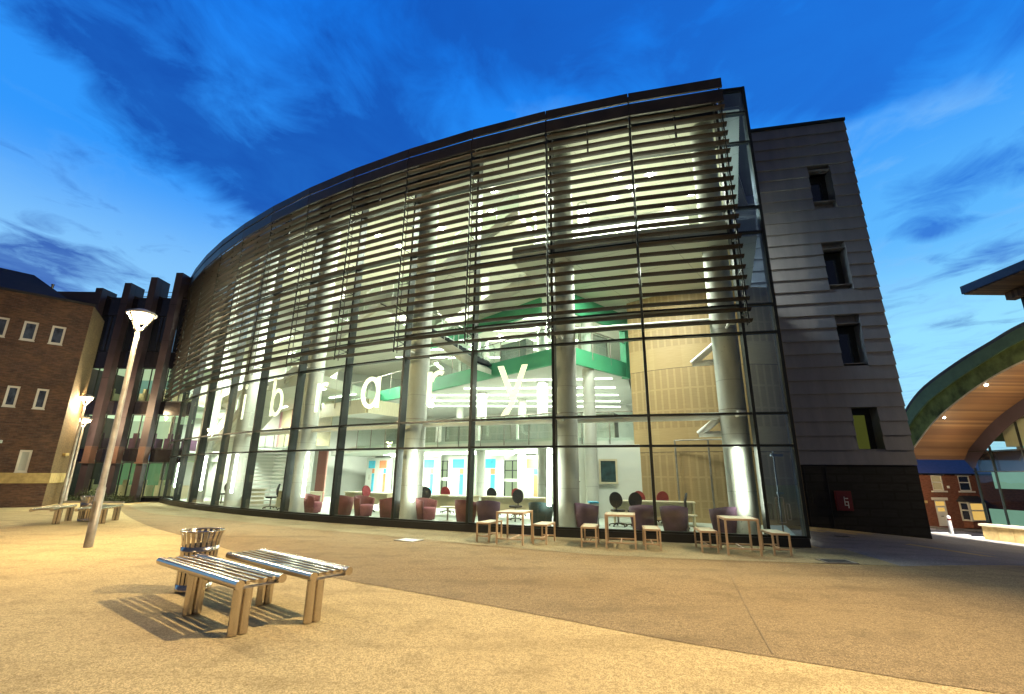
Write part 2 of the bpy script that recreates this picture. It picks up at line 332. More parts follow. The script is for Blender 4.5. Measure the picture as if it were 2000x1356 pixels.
far = smoothline([(-18.6, 24.6), (-14.4, 20.0), (-10.7, 18.0), (-7.9, 16.2), (-5.3, 14.65), (-3.6, 13.7), (-2.6, 13.2), (-1, 12.2), (1.0, 11.2), (2.3, 10.7), (4.7, 10.25), (7.2, 9.9), (12, 10.6), (20, 13), (34, 17.5)], 70)
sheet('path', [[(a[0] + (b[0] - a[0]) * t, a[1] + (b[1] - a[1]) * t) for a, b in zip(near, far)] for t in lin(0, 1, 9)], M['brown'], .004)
# library arc
CX, CY, R, T0, SP = 16.666, 59.981, 48.538, -1.7826066, 2.69443
def A(k, off=0):
    th = T0 - k * SP / R; return (CX + (R + off) * math.cos(th), CY + (R + off) * math.sin(th))
def AN(k):
    th = T0 - k * SP / R; return Vector((math.cos(th), math.sin(th), 0))      # outward normal
def CH(k, off=0):
    """point on the faceted (straight per bay) facade"""
    i = math.floor(k); t = k - i; a, b = A(i, off), A(i + 1, off); return (a[0] + (b[0] - a[0]) * t, a[1] + (b[1] - a[1]) * t)
apr_in = [A(k, .0) for k in lin(-.6, 12, 50)]
def interp(line, t):
    t *= len(line) - 1; i = min(int(t), len(line) - 2); t -= i; return (line[i][0] + (line[i + 1][0] - line[i][0]) * t, line[i][1] + (line[i + 1][1] - line[i][1]) * t)
apr_out = smoothline([(7.6, 9.9), (4.7, 10.25), (2.3, 10.7), (1.0, 11.2), (-1, 12.2), (-2.6, 13.2), (-5.3, 14.65), (-7.9, 16.2), (-10.7, 18.0), (-14.4, 20.0), (-18.0, 23.5), (-19.3, 25.6), (-19.4, 27)], 50)
sheet('pavement', [[(a[0] + (b[0] - a[0]) * t, a[1] + (b[1] - a[1]) * t) for a, b in zip(apr_in, apr_out)] for t in lin(0, 1, 5)], M['apron'], .006)
right_far = [(7.6, 14), (8.5, 19.5), (12, 23.9), (20, 23.9), (34, 23.9)]
sheet('pavement_beside_tower', [[interp([(7.6, 9.9), (12, 10.6), (20, 13), (27, 15.2), (34, 17.5)], s) for s in lin(0, 1, 30)], [(a[0] * .5 + b[0] * .5, a[1] * .5 + b[1] * .5) for a, b in zip([interp([(7.6, 9.9), (12, 10.6), (20, 13), (27, 15.2), (34, 17.5)], s) for s in lin(0, 1, 30)], [interp(right_far, s) for s in lin(0, 1, 30)])], [interp(right_far, s) for s in lin(0, 1, 30)]], M['pave'], .005)
sheet('road', grid(lin(8, 70, 63), lin(24.2, 38.6, 8)), M['tar'], .003)
sheet('footway', grid(lin(8, 70, 63), [38.7, 41.5]), M['pave'], .1)
m = MB()
for x in lin(8, 69, 62): m.box((x + .5, 24.05, gz(x + .5) + .03), (1.0, .28, .10))
tag(m.build('kerb', M['whitem']), kind='structure')
m = MB()
for x in lin(8, 69, 62): m.box((x + .5, 38.62, gz(x + .5) + .05), (1.0, .16, .12))
tag(m.build('far_kerb', M['pave']), kind='structure')
m = MB()
for x in lin(26, 52, 8): m.box((x, 31.5, gz(x) + .012), (1.6, .12, .006))
tag(m.build('road_markings', M['upvc']), kind='structure')
# thin joints in the surfacing
def ribbon(name, pts, w, mat, dz):
    a = []; b = []
    for i, p in enumerate(pts):
        q0, q1 = pts[max(i - 1, 0)], pts[min(i + 1, len(pts) - 1)]; d = Vector((q1[0] - q0[0], q1[1] - q0[1], 0)).normalized(); n = Vector((-d.y, d.x, 0)) * w / 2
        a.append((p[0] - n.x, p[1] - n.y)); b.append((p[0] + n.x, p[1] + n.y))
    return sheet(name, [a, b], mat, dz)
ribbon('paving_joint', apr_out, .035, M['joint'], .010)
ribbon('movement_joint', [(4.35, 10.3), (4.21, 9.98), (2.95, 6.4), (2.5, 5.05)], .012, M['joint'], .010)
# drain covers
def drain(label, x, y, rz, w=.42, mat='steel2'):
    t = empty('drain_cover', (x, y, gz(x) + .007), rz); tag(t, label, 'drain cover')
    MB().box((0, 0, .006), (w, w * .7, .012)).build('plate', M[mat], t, False)
    m = MB()
    for s in (-1, 1): m.box((0, s * (w * .35 + .025), .008), (w + .1, .05, .016)); m.box((s * (w / 2 + .025), 0, .008), (.05, w * .7, .016))
    m.build('rim', M['steel2'], t, False)
drain('pale metal drain cover set in the paving before the library windows', -2.55, 12.75, -.5, .5, 'whitem')
drain('dark drain cover in the paving right of the last cafe stool', 6.62, 10.3, -.1, .5, 'rubber')
drain('dark drain cover in the grey paving close to the zinc tower base', 9.8, 14.8, -.2, .4, 'rubber')

# ------------------------------------------------------------------ library
lib = empty('library_building', (-4, 22, 0)); tag(lib, 'curved glass library with brown horizontal louvres and white lettering across its windows', 'building')
ZT = [.22, 2.44, 3.28, 5.52, 6.34, 8.6, 9.43, 11.7, 12.8, 13.73]
KL = 12
m = MB()
for k in range(-1, KL):
    k0 = -.33 if k == -1 else k
    a, b = CH(k0, .12), CH(k + 1, .12); c, d = CH(k + 1, -.25), CH(k0, -.25)
    m.prism([a, b, c, d], -.05, .2)
m.build('plinth', M['plinth'], lib)
for i, z in enumerate(ZT):
    m = MB()
    for k in range(-1, KL):
        k0 = -.33 if k == -1 else k + .012
        m.prism([CH(k0, .05), CH(k + .988, .05), CH(k + .988, -.11), CH(k0, -.11)], *((z - .03, z + .03) if z < 13.5 or k < 0 else (13.24, 13.3)))
    m.build('transom', M['frame'], lib)
for k in [-.33] + list(range(0, KL + 1)):
    p = A(k) if k >= 0 else CH(k); n = AN(k); t = Vector((-n.y, n.x, 0)); m = MB(); w = .04
    q = [Vector((p[0], p[1], 0)) + n * a + t * b for a, b in ((.07, -w), (.07, w), (-.24, w), (-.24, -w))]
    m.prism([(v.x, v.y) for v in q], .2, 13.75 if k <= 0 else 13.31); m.build('mullion', M['frame'], lib)
for k in range(-1, KL):
    k0 = -.315 if k == -1 else k + .016
    a, b = CH(k0), CH(k + .984); m = MB()
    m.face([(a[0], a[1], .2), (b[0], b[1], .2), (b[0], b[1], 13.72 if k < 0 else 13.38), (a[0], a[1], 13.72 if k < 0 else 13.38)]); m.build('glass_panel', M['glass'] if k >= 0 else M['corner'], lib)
# louvres: one bank per bay of tilted aerofoil blades, with carriers at the bay lines
LO = .62
zs = [5.69 + .313 * i for i in range(23)]
def blade(m, a, b, z, dep, th, tilt):
    n = Vector((a[0] - b[0], a[1] - b[1], 0)); n = Vector((-n.y, n.x, 0)).normalized()
    if n.dot(Vector((a[0] - CX, a[1] - CY, 0))) < 0: n = -n
    prof = [(-.5, 0), (-.3, .4), (0, .5), (.35, .32), (.5, 0), (.3, -.32), (0, -.42), (-.35, -.3)]
    ct, st = math.cos(tilt), math.sin(tilt); P = []
    for q in (a, b):
        for (x, y) in prof:
            X, Y = x * dep, y * th; P.append((q[0] + n.x * (X * ct - Y * st), q[1] + n.y * (X * ct - Y * st), z + X * st + Y * ct))
    k = len(prof); m.add(P, [tuple(range(k)), tuple(range(2 * k - 1, k - 1, -1))] + [(i, k + i, k + (i + 1) % k, (i + 1) % k) for i in range(k)])
for k in range(0, KL):
    m = MB()
    for i, z in enumerate(zs):
        ke = k - .02 if k == 0 else k + .012
        blade(m, CH(ke, LO) if k else (lambda a, b: (a[0] + (a[0] - b[0]) * .035, a[1] + (a[1] - b[1]) * .035))(CH(0, LO), CH(.999, LO)), CH(k + .988, LO), z, .184, .048, rad(19))
    m.build('louvre_bank', M['louvre'], lib)
    m = MB(); a = CH(k + .004, LO + .05); b = CH(k + .996, LO + .05)
    n_ = AN(k + .5) * .035; ax = .035 if k == 0 else 0
    a = (a[0] + (a[0] - b[0]) * ax, a[1] + (a[1] - b[1]) * ax); q_ = [(a[0] - n_.x, a[1] - n_.y), (b[0] - n_.x, b[1] - n_.y), (b[0] + n_.x, b[1] + n_.y), (a[0] + n_.x, a[1] + n_.y)]
    m.prism(q_, 13.27, 13.60); m.build('roof_rail', M['louvre'], lib)
    m = MB(); m.prism(q_, 12.74, 13.18); m.build('louvre_fascia', M['louvre'], lib)
    if k >= 0:
        p = CH(k + .5, LO - .06); m = MB(); m.box((p[0], p[1], 12.35), (.05, .05, 1.2), 0); m.build('louvre_hanger', M['frame'], lib)
for k in range(0, KL + 1):
    n = AN(k); m = MB()
    for off, r in ((LO + .02, .026), (LO - .16, .016)):
        p = A(k, off); m.tube([(p[0], p[1], 5.6), (p[0], p[1], 13.5 if off > LO else 13.0)], r, 6)
    for j in range(0, 7):
        z = 5.75 + j * 1.15; p = A(k, LO); q = A(k, .06); m.tube([(p[0], p[1], z), (q[0], q[1], z + .28)], .02, 5); m.tube([(p[0], p[1], z + .28), (q[0], q[1], z + .28)], .018, 5)
    m.build('louvre_carrier', M['frame'], lib)
# opaque band behind the top panes
for k in range(0, KL):
    z_ = 12.82 if k < 3 else 12.25
    a, b = CH(k + .02, -.14), CH(k + .98, -.14); c, d = CH(k + .98, -.2), CH(k + .02, -.2); m = MB(); m.prism([a, b, c, d], z_, 13.19); m.build('spandrel_panel', M['louvre'], lib)
# roof and gutter
back = [A(k, -17) for k in lin(-.1, 12, 20)]
m = MB(); fr = [A(k, .10) for k in lin(0, 12, 30)]
m.prism(fr + [A(12, -17), (-2, 45), (12, 30), (10.4, 18.4)], 13.32, 13.46); m.build('roof', M['louvre'], lib)
m = MB(); fr2 = [A(k, -.3) for k in lin(-.3, 12, 30)]
m.prism(fr2 + [A(12, -16.5), (-2, 44), (11.8, 30), (9.9, 18.3)], 13.20, 13.31); m.build('roof_ceiling', M['soffit'], lib)
m = MB(); m.prism([CH(-.33, .03), CH(-.02, .03), (9.95, 18.3), (10.66, 18.0)], 13.60, 13.74); m.build('corner_roof', M['frame'], lib)
# side wall towards the tower and far end wall
a = CH(-.33); m = MB(); m.prism([(a[0], a[1]), (a[0] + .06, a[1] + .0), (10.66, 18.0), (10.6, 18.0)], .2, 6.0); m.build('side_wall', M['frame'], lib)
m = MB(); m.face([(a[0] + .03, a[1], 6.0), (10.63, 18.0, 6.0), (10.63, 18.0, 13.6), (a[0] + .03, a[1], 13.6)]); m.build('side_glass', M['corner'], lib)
b = A(12); m = MB(); q = A(12, -17); m.prism([b, (b[0] - .15, b[1]), (q[0] - .15, q[1]), q], 0, 13.7); m.build('end_wall', M['white'], lib)
# floors
fl = [A(k, -.26) for k in lin(-.3, 12, 40)]
m = MB(); m.prism(fl + [A(12, -17), (-2, 44), (12, 30), (9.9, 18.2)], .02, .12); m.build('ground_floor', M['carpet'], lib)
m = MB(); bk = [A(k, -16) for k in lin(-4, 12, 24)]
for i in range(len(bk) - 1): m.prism([bk[i], bk[i + 1], (bk[i + 1][0], bk[i + 1][1] + .2), (bk[i][0], bk[i][1] + .2)], .12, 13.2)
m.build('back_wall', M['white'], lib)
# first floor: set back along the arc, stops at the stair on the far side
def plate(name, edge, z, th, mat, back_off=-15.9, k1=None):
    m = MB(); m.prism(edge, z - th, z); return m.build(name, mat, lib)
F1E = [(5.0, 18.75), (1.8, 19.6), (-2.4, 22.0), (-5.6, 24.3), (-8.6, 26.8)]
F1 = F1E + [(-12.5, 33.5), (-5, 36), (4, 31), (8.5, 28)]
plate('first_floor', F1, 3.12, .30, M['white'])
def balustrade(pts, z, h=1.02, step=1.25):
    m = MB(); p = MB()
    for (a, b) in zip(pts[:-1], pts[1:]):
        m.face([(a[0], a[1], z - .15), (b[0], b[1], z - .15), (b[0], b[1], z + h), (a[0], a[1], z + h)])
        L = math.dist(a, b); n = max(1, round(L / step))
        for i in range(n + 1):
            t = i / n; p.tube([(a[0] + (b[0] - a[0]) * t, a[1] + (b[1] - a[1]) * t, z - .22), (a[0] + (b[0] - a[0]) * t, a[1] + (b[1] - a[1]) * t, z + h)], .022, 6)
        p.tube([(a[0], a[1], z + h), (b[0], b[1], z + h)], .026, 6)
    g = m.build('balustrade', M['bal'], lib); p.build('handrail', M['steel2'], g)
    g.children[0].data.transform(Matrix.Translation(Vector((0, 0, 0))))
def fix_world(o):  # sub-part built in world coordinates under a part that shares its thing's origin
    o.data.transform(Matrix.Translation(-Vector(INFO[lib.name][0])))
def balus(pts, z, h=1.02):
    off = [(x, y - .05) for x, y in pts]
    m = MB(); p = MB()
    for (a, b) in zip(off[:-1], off[1:]):
        m.face([(a[0], a[1], z - .12), (b[0], b[1], z - .12), (b[0], b[1], z + h), (a[0], a[1], z + h)])
        L = math.dist(a, b); n = max(1, round(L / 1.25))
        for i in range(n + 1):
            t = i / n; x, y = a[0] + (b[0] - a[0]) * t, a[1] + (b[1] - a[1]) * t - .03
            p.tube([(x, y, z - .25), (x, y, z + h)], .022, 6)
        p.tube([(a[0], a[1], z + h), (b[0], b[1], z + h)], .028, 6)
    g = m.build('balustrade', M['bal'], lib); h_ = p.build('handrail', M['steel2'], g, False); fix_world(h_)
balus(F1E, 3.12)
# second floor: green-edged prow that points at the glass
PR = (2.05, 17.1)
F2 = [PR, (-4.5, 24.2), (-9.5, 29.5), (-6, 36), (4, 31), (7.4, 27), (5.05, 19.95)]
plate('second_floor', F2, 6.2, .12, M['white'])
def fascia(pts, z0, z1, mat, th=.12):
    m = MB()
    for a, b in zip(pts[:-1], pts[1:]):
        d = Vector((b[0] - a[0], b[1] - a[1], 0)).normalized(); n = Vector((d.y, -d.x, 0)); n = -n if n.y > 0 else n
        m.prism([a, b, (b[0] + n.x * th, b[1] + n.y * th), (a[0] + n.x * th, a[1] + n.y * th)], z0, z1)
    return m.build('edge_fascia', mat, lib)
fascia([(-9.5, 29.5), (-4.5, 24.2), (PR[0] - .02, PR[1])], 5.72, 6.36, M['green']); fascia([PR, (5.05, 19.95)], 5.72, 6.36, M['green'])
m = MB(); m.prism([(2.0, 17.3), (2.4, 17.35), (5.0, 19.9), (7.2, 27), (4, 30.8), (-6, 35.8), (-9.3, 29.6), (-4.4, 24.4)], 5.75, 5.85); m.build('second_floor_ceiling', M['white'], lib)
fascia([(-4.4, 24.1), (1.2, 18.0)], 8.0, 8.62, M['green']); fascia([(2.1, 17.15), (5.05, 19.95)], 7.75, 8.55, M['green'])
m = MB(); m.box((2.12, 17.2, 7.0), (.34, .34, 2.6), .7); m.build('green_post', M['green'], lib)
m = MB(); m.box((4.95, 19.85, 7.0), (.3, .3, 2.6), .7); m.build('green_post', M['green'], lib)
balus([(-9.4, 29.3), (-4.5, 24.15), (1.9, 17.2)], 6.3, .95); balus([(2.3, 17.25), (5.0, 19.85)], 6.3, .95)
# wood-edged landing further left on the middle storey
fascia([(-12.6, 27.5), (-7.2, 23.4), (-5.6, 25.6)], 4.55, 5.25, M['birch'])
m = MB(); m.prism([(-12.6, 27.5), (-7.2, 23.4), (-5.6, 25.6), (-9, 31)], 5.1, 5.2); m.build('landing_floor', M['white'], lib)
balus([(-12.6, 27.4), (-7.2, 23.3)], 5.2, .95)
# third floor soffit: reaches the glass right of the atrium, strip along the glass elsewhere
F3 = [A(k, -.3) for k in lin(-.3, 2.55, 9)] + [(.9, 16.4), (-1.0, 19.2), (-4, 23.4), (-5, 27), (-2, 40), (11, 28), (9.8, 18.3)]
m = MB(); m.prism(F3, 8.62, 9.2); m.build('third_floor', M['soffit'], lib)
F3b = [A(k, -2.6) for k in lin(4.6, 12, 14)] + [A(12, -15), A(9, -15), A(6.6, -9), A(4.9, -5)]
m = MB(); m.prism(F3b, 9.2, 9.65); m.build('third_floor', M['soffit'], lib)
F2b = [A(k, -2.2) for k in lin(6.9, 12, 12)] + [A(12, -15), A(9.4, -15), A(7.6, -7)]
m = MB(); m.prism(F2b, 5.7, 6.2); m.build('second_floor_landing', M['soffit'], lib)
# upper storey: rooms with a glazed edge behind the louvres on the right
m = MB()
for i in range(8):
    k = i * .36 - .2; p = A(k, -7.5); q = A(k + .3, -7.5); m.prism([p, q, (q[0], q[1] + .1), (p[0], p[1] + .1)], 9.2, 12.4)
m.build('upper_partition', M['bal'], lib)
fascia([A(0, -6.2), A(1.5, -6.2), A(3.0, -6.2)], 12.3, 13.2, M['white'])
# oak drum of the lecture theatre, with metre-true UVs
DC = (9.0, 22.15); DR = 5.6
def drum():
    a0, a1, n = rad(-139), rad(-80), 40; vs = []; fs = []; uvs = []
    for i in range(n + 1):
        q = a0 + (a1 - a0) * i / n
        for z in (.12, 8.62): vs.append((DC[0] + DR * math.cos(q) - lib.location.x, DC[1] + DR * math.sin(q) - lib.location.y, z)); uvs.append(((q - a0) * DR, z))
    for i in range(n): fs.append((2 * i, 2 * i + 2, 2 * i + 3, 2 * i + 1))
    me = bpy.data.meshes.new('wood_drum'); me.from_pydata(vs, [], fs); ul = me.uv_layers.new(name='UVMap')
    for p in me.polygons:
        p.use_smooth = True
        for li in p.loop_indices: ul.data[li].uv = uvs[me.loops[li].vertex_index]
    o = bpy.data.objects.new('wood_drum', me); COL.objects.link(o); o.parent = lib; me.materials.append(M['oak'])
drum()
# glazed screen posts in front of the drum
for x, y in ((5.9, 17.2), (6.85, 16.6), (7.75, 16.25)):
    m = MB(); m.box((x, y, 1.5), (.05, .05, 2.8)); m.build('screen_post', M['steel2'], lib)
m = MB(); m.tube([(5.9, 17.2, 2.9), (6.85, 16.6, 2.9), (7.75, 16.25, 2.9)], .025, 6); m.build('screen_rail', M['steel2'], lib)
# white wall beneath the first floor that carries the framed picture
m = MB(); m.prism([(2.55, 18.95), (4.95, 18.3), (4.98, 18.42), (2.6, 19.08)], .12, 2.82); m.build('white_wall', M['white'], lib)
m = MB(); m.prism([(2.05, 19.1), (2.5, 18.98), (2.5, 19.2), (2.05, 19.3)], .12, 2.82); m.build('door_leaf', M['conc'], lib)
# columns with their light tubes
COLS = [.10, 1.95, 4.05, 6.2, 8.2, 10.2]
for k in COLS:
    p = A(k, -1.05); m = MB(); m.lathe([(.37, .12), (.37, 13.2)], (p[0], p[1], 0), 28); c = m.build('column', M['conc'], lib)
    m = MB(); m.lathe([(.385, 0), (.385, .02)], (p[0], p[1], 5.75), 28); m.lathe([(.385, 0), (.385, .02)], (p[0], p[1], 3.5), 28); fix_world(m.build('collar', M['steel2'], c, False))
    for z in (3.3, 5.9):
        q = A(k, .0); m = MB(); m.tube([(p[0], p[1], z), (q[0], q[1], z)], .04, 8); m.box((q[0] * .9 + p[0] * .1, q[1] * .9 + p[1] * .1, z), (.2, .1, .14)); fix_world(m.build('bracket', M['whitem'], c, False))
for px in (1447, 1072, 808, 597, 457, 397, 346):
    best = min([i * .02 - 1 for i in range(700)], key=lambda k: abs((lambda d: 1000 + f_px * d.dot(rv) / d.dot(fw))(Vector((*A(k, -.58), 1.5)) - Vector((0, 0, HC))) - px))
    p = A(best, -.58); m = MB(); m.tube([(p[0], p[1], .75), (p[0], p[1], 2.4)], .055, 10); m.build('light_tube', M['tube'], lib)
# white steel props at the corner column
p = A(.1, -1.05)
for z in (5.0, 2.85):
    m = MB(); q = (p[0] - .85, p[1] + .5); m.tube([(p[0], p[1], z + .75), (q[0], q[1], z)], .10, 10); m.tube([(q[0], q[1], z), (p[0] + .05, p[1] + .05, z)], .085, 10); m.build('strut', M['whitem'], lib)
m = MB(); m.tube([(p[0], p[1], 3.35), (1.9, 15.1, 3.35)], .11, 12); m.build('beam', M['whitem'], lib)
m = MB(); q = A(1.95, -1.05); r_ = A(4.05, -1.05); m.tube([(q[0], q[1], 3.33), (r_[0], r_[1], 3.33)], .10, 12); m.build('beam', M['whitem'], lib)
m = MB(); m.tube([(p[0], p[1], 6.25), (q[0], q[1], 6.25)], .10, 12); m.build('beam', M['whitem'], lib)
for k0, k1 in ((4.05, 6.2), (6.2, 8.2), (8.2, 10.2)):
    q = A(k0, -1.05); r_ = A(k1, -1.05); m = MB(); m.tube([(q[0], q[1], 3.33), (r_[0], r_[1], 3.33)], .10, 12); m.build('beam', M['whitem'], lib)
for x, y in ((3.05, 18.3), (-1.5, 24.0), (0.6, 26), (-6.0, 27.5), (-3.2, 29.5), (1.4, 21.0)):
    m = MB(); m.lathe([(.24, .12), (.24, 13.2)], (x, y, 0), 20); m.build('inner_column', M['conc'], lib)
# strip lights
def strip(x0, y0, x1, y1, z, w=.13):
    d = Vector((x1 - x0, y1 - y0, 0)).normalized(); n = Vector((-d.y, d.x, 0)) * w / 2
    m = MB(); m.prism([(x0 - n.x, y0 - n.y), (x1 - n.x, y1 - n.y), (x1 + n.x, y1 + n.y), (x0 + n.x, y0 + n.y)], z - .04, z); m.build('strip_light', M['strip'], lib)
for i in range(5):                                   # ceiling of the first storey (under the second floor)
    y = 20.2 + i * 2.1; x0 = max(-9.4, 1.3 - (y - 18.6) * .98); x1 = min(6.6, 4.3 + (y - 20) * .28) if y > 20 else 4.2
    strip(x0, y + .5, x1, y - .2, 5.74, .07)
for i in range(6):                                   # ground-storey ceiling
    y = 20.6 + i * 1.9; x0 = 1.0 - (y - 20) * 1.3; strip(max(-8, x0), y + 2.2, min(5.5, 3.9 + i * .2), y, 2.80, .14)
for i in range(5):                                   # third-storey ceiling
    y = 20.5 + i * 1.9; strip(1.5 - (y - 18.5) * .9, y, 4.0 + i * .3, y - .4, 8.60)
for k in (5.6, 7.2, 8.8, 10.4):                      # left-hand rooms
    for off in (-3.4, -5.2):
        a, b = A(k, off), A(k + .95, off); strip(a[0], a[1], b[0], b[1], 9.18)
        if k > 6.9: strip(a[0], a[1], b[0], b[1], 5.68)
def down(x, y, z, r=.13):
    m = MB(); m.lathe([(.001, -.03), (r, -.03), (r * 1.1, 0), (.001, 0)], (x, y, z), 14); m.build('downlight', M['down'], lib)
for x, y in ((5.4, 16.1), (4.9, 17), (4.3, 17.8), (3.4, 18.8), (7.5, 17.4), (6.9, 18.4), (5.3, 20.3), (2.5, 20.2), (1.5, 17.5), (-1, 19), (-3.5, 20.5), (-6, 22.4)): down(x, y, 13.19)
for x, y in ((3.0, 20.6), (1.2, 22), (-.6, 23.5), (-2.2, 25.2), (3.8, 22.4), (1.8, 24)): down(x, y, 8.6, .10)
for k, off in ((3.2, -2.4), (4.6, -2.6), (6.0, -3.2), (7.4, -3.4), (9, -3), (1.2, -3)):
    x, y = A(k, off); down(x, y, 13.19, .16)
# area lights boosting the ceiling fixtures; some added in mid-air to brighten dark bays
def arealight(x, y, z, sx, sy, P, up=False, col=(.97, 1, .86)):
    l = bpy.data.lights.new('interior_fill', 'AREA'); l.shape = 'RECTANGLE'; l.size = sx; l.size_y = sy; l.energy = P; l.color = col
    o = bpy.data.objects.new('interior_fill', l); COL.objects.link(o); o.parent = lib; o.location = (x - lib.location.x, y - lib.location.y, z)
    if up: o.rotation_euler = (PI, 0, 0)
LP = 5.6
for x, y, z, sx, sy, P in ((1.5, 21.5, 2.76, 3, .2, 70), (-2.5, 24.5, 2.76, 3, .2, 70), (-5.5, 27, 2.76, 3, .2, 75), (1, 25.5, 2.76, 3, .2, 70), (-7.0, 28.6, 2.76, 3, .2, 110), (-10.8, 31.0, 4.6, 2, .4, 150), (-9.6, 29.2, 8.9, 2, .4, 130), (-5.5, 21.0, 8.9, 1.5, .3, 70), (-8.2, 30.5, 2.76, 2, .2, 80), (-4.5, 27.2, 5.6, 2, .2, 80),
    (1.6, 20.5, 5.68, 3, .2, 65), (-1.5, 23.5, 5.68, 3, .2, 65), (1.5, 24.5, 5.68, 3, .2, 65), (1.5, 21, 8.56, 3, .2, 130), (-1.5, 24, 8.56, 3, .2, 110),
    (5.2, 14.6, 8.5, 1.2, .5, 60), (3.0, 15.4, 8.5, 1.2, .5, 75), (4.4, 17.5, 13.1, 2, .3, 300), (1.2, 17.8, 13.1, 2, .3, 260), (-3, 19.5, 13.1, 2, .3, 300), (-7, 22, 13.1, 2, .3, 300),
    (-10.5, 25, 13.1, 2, .3, 130), (-14, 28, 13.1, 2, .3, 60), (-9.4, 22.5, 9.1, 2, .3, 240), (-13, 25.5, 9.1, 2, .3, 240), (-16.5, 28.5, 9.1, 2, .3, 220), (-13.5, 26, 5.6, 2, .3, 170), (-16.8, 29.2, 5.6, 2, .3, 150)):
    arealight(x, y, z, sx, sy, P * LP)
iw = [A(k, -11.7) for k in lin(2.6, 10.5, 14)]
m = MB()
for a, b in zip(iw[:-1], iw[1:]): m.prism([a, b, (b[0], b[1] + .12), (a[0], a[1] + .12)], .12, 2.82)
m.build('inner_wall', M['white'], lib)
for k, wd_ in ((4.55, 1.9), (6.75, 1.5)):
    p_ = A(k, -11.55); n_ = AN(k); t_ = Vector((-n_.y, n_.x, 0)); o_ = Vector((p_[0], p_[1], 0)); m = MB()
    for i in range(5):
        c_ = o_ + t_ * (wd_ * (i / 4 - .5)); m.box((c_.x, c_.y, 1.27), (.05, .05, 2.3), math.atan2(t_.y, t_.x))
    for z_ in (.17, 1.9, 2.42): c_ = o_; m.box((c_.x, c_.y, z_), (wd_, .045, .05), math.atan2(t_.y, t_.x))
    g_ = m.build('glazed_door', M['frame'], lib)
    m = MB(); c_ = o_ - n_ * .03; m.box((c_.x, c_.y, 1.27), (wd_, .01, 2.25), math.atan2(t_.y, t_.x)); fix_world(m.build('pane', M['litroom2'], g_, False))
    m = MB(); c_ = o_ + n_ * .03; m.box((c_.x, c_.y, 1.38), (wd_ * .96, .01, .18), math.atan2(t_.y, t_.x)); fix_world(m.build('door_band', M['conc'], g_, False))
# rooms to the left: coloured panel walls on both lower storeys
w = [A(k, -6.0) for k in lin(8.55, 12, 10)]
m = MB()
for a, b in zip(w[:1] + [A(8.98, -6.0)], [A(8.98, -6.0)]): m.prism([a, b, (b[0], b[1] + .15), (a[0], a[1] + .15)], .12, 2.9)
m.build('lower_panel_wall', M['redwall'], lib)
m = MB(); w3 = [A(k, -6.0) for k in lin(8.985, 12, 9)]
for a, b in zip(w3[:-1], w3[1:]): m.prism([a, b, (b[0], b[1] + .15), (a[0], a[1] + .15)], .12, 2.9)
m.build('lower_white_wall', M['white'], lib)
m = MB()
for a, b in zip(w[:-1], w[1:]): m.prism([a, b, (b[0], b[1] + .15), (a[0], a[1] + .15)], 3.1, 5.7)
m.build('upper_panel_wall', M['panelwall'], lib)
m = MB()
for a, b in zip(w[:-1], w[1:]): m.prism([a, b, (b[0], b[1] + .15), (a[0], a[1] + .15)], 6.2, 13.2)
m.build('pale_wall', M['soffit'], lib)
m = MB(); m.prism([A(k, -4.6) for k in lin(8.9, 12, 8)] + [A(12, -5.98), A(8.56, -5.98)], 2.9, 3.12); m.build('first_floor_gallery', M['white'], lib)
balus([A(k, -4.55) for k in lin(8.9, 12, 6)], 3.12)
# stairs: ground flight with open white treads, plus raking flights up through the atrium
def stair(p0, p1, z0, z1, w, n, tread, string, solid=False):
    a = Vector((*p0, z0)); b = Vector((*p1, z1)); d = Vector((b.x - a.x, b.y - a.y, 0)).normalized(); s = Vector((-d.y, d.x, 0)) * w / 2
    m = MB()
    for i in range(n):
        t = (i + .5) / n; c = a.lerp(b, t); run = (Vector((b.x - a.x, b.y - a.y)).length / n)
        q = [c - d * run * .5 - s, c + d * run * .42 - s, c + d * run * .42 + s, c - d * run * .5 + s]; m.prism([(v.x, v.y) for v in q], c.z - .03, c.z + .03)
    st = m.build('staircase', M[tread], lib)
    m = MB()
    for sg in (-1, 1):
        o = s * sg; m.extr([tuple(a + o + Vector((0, 0, -.16))), tuple(b + o + Vector((0, 0, -.16))), tuple(b + o + Vector((0, 0, .14))), tuple(a + o + Vector((0, 0, .14)))], tuple(s.normalized() * sg * .05))
        m.tube([tuple(a + o + Vector((0, 0, 1.0))), tuple(b + o + Vector((0, 0, 1.0)))], .03, 6)
        for i in range(0, n + 1, 3):
            c = a.lerp(b, i / n) + o; m.tube([tuple(c), tuple(c + Vector((0, 0, 1.0)))], .018, 5)
    fix_world(m.build('stringer', M[string], st, False))
    if solid:
        m = MB(); m.extr([tuple(a - s + Vector((0, 0, -.12))), tuple(b - s + Vector((0, 0, -.12))), tuple(b - s + Vector((0, 0, -.34))), tuple(a - s + Vector((0, 0, -.34)))], tuple(s * 2)); fix_world(m.build('stair_soffit', M['soffit'], st, False))
        m = MB()
        for sg in (-1, 1):
            o = s * sg; m.face([tuple(a + o), tuple(b + o), tuple(b + o + Vector((0, 0, .98))), tuple(a + o + Vector((0, 0, .98)))])
        fix_world(m.build('stair_glass', M['bal'], st, False))
stair((-11.0, 22.7), (-13.3, 27.4), .12, 3.1, 2.3, 17, 'whitem', 'whitem')
stair((-4.9, 20.2), (.6, 17.6), 8.9, 11.9, 1.8, 18, 'black', 'whitem', True)
stair((-10.8, 23.6), (-5.6, 20.9), 6.2, 9.2, 1.8, 18, 'black', 'whitem', True)
stair((-16.4, 27.8), (-12.3, 24.4), 3.1, 6.1, 1.7, 18, 'black', 'whitem', True)
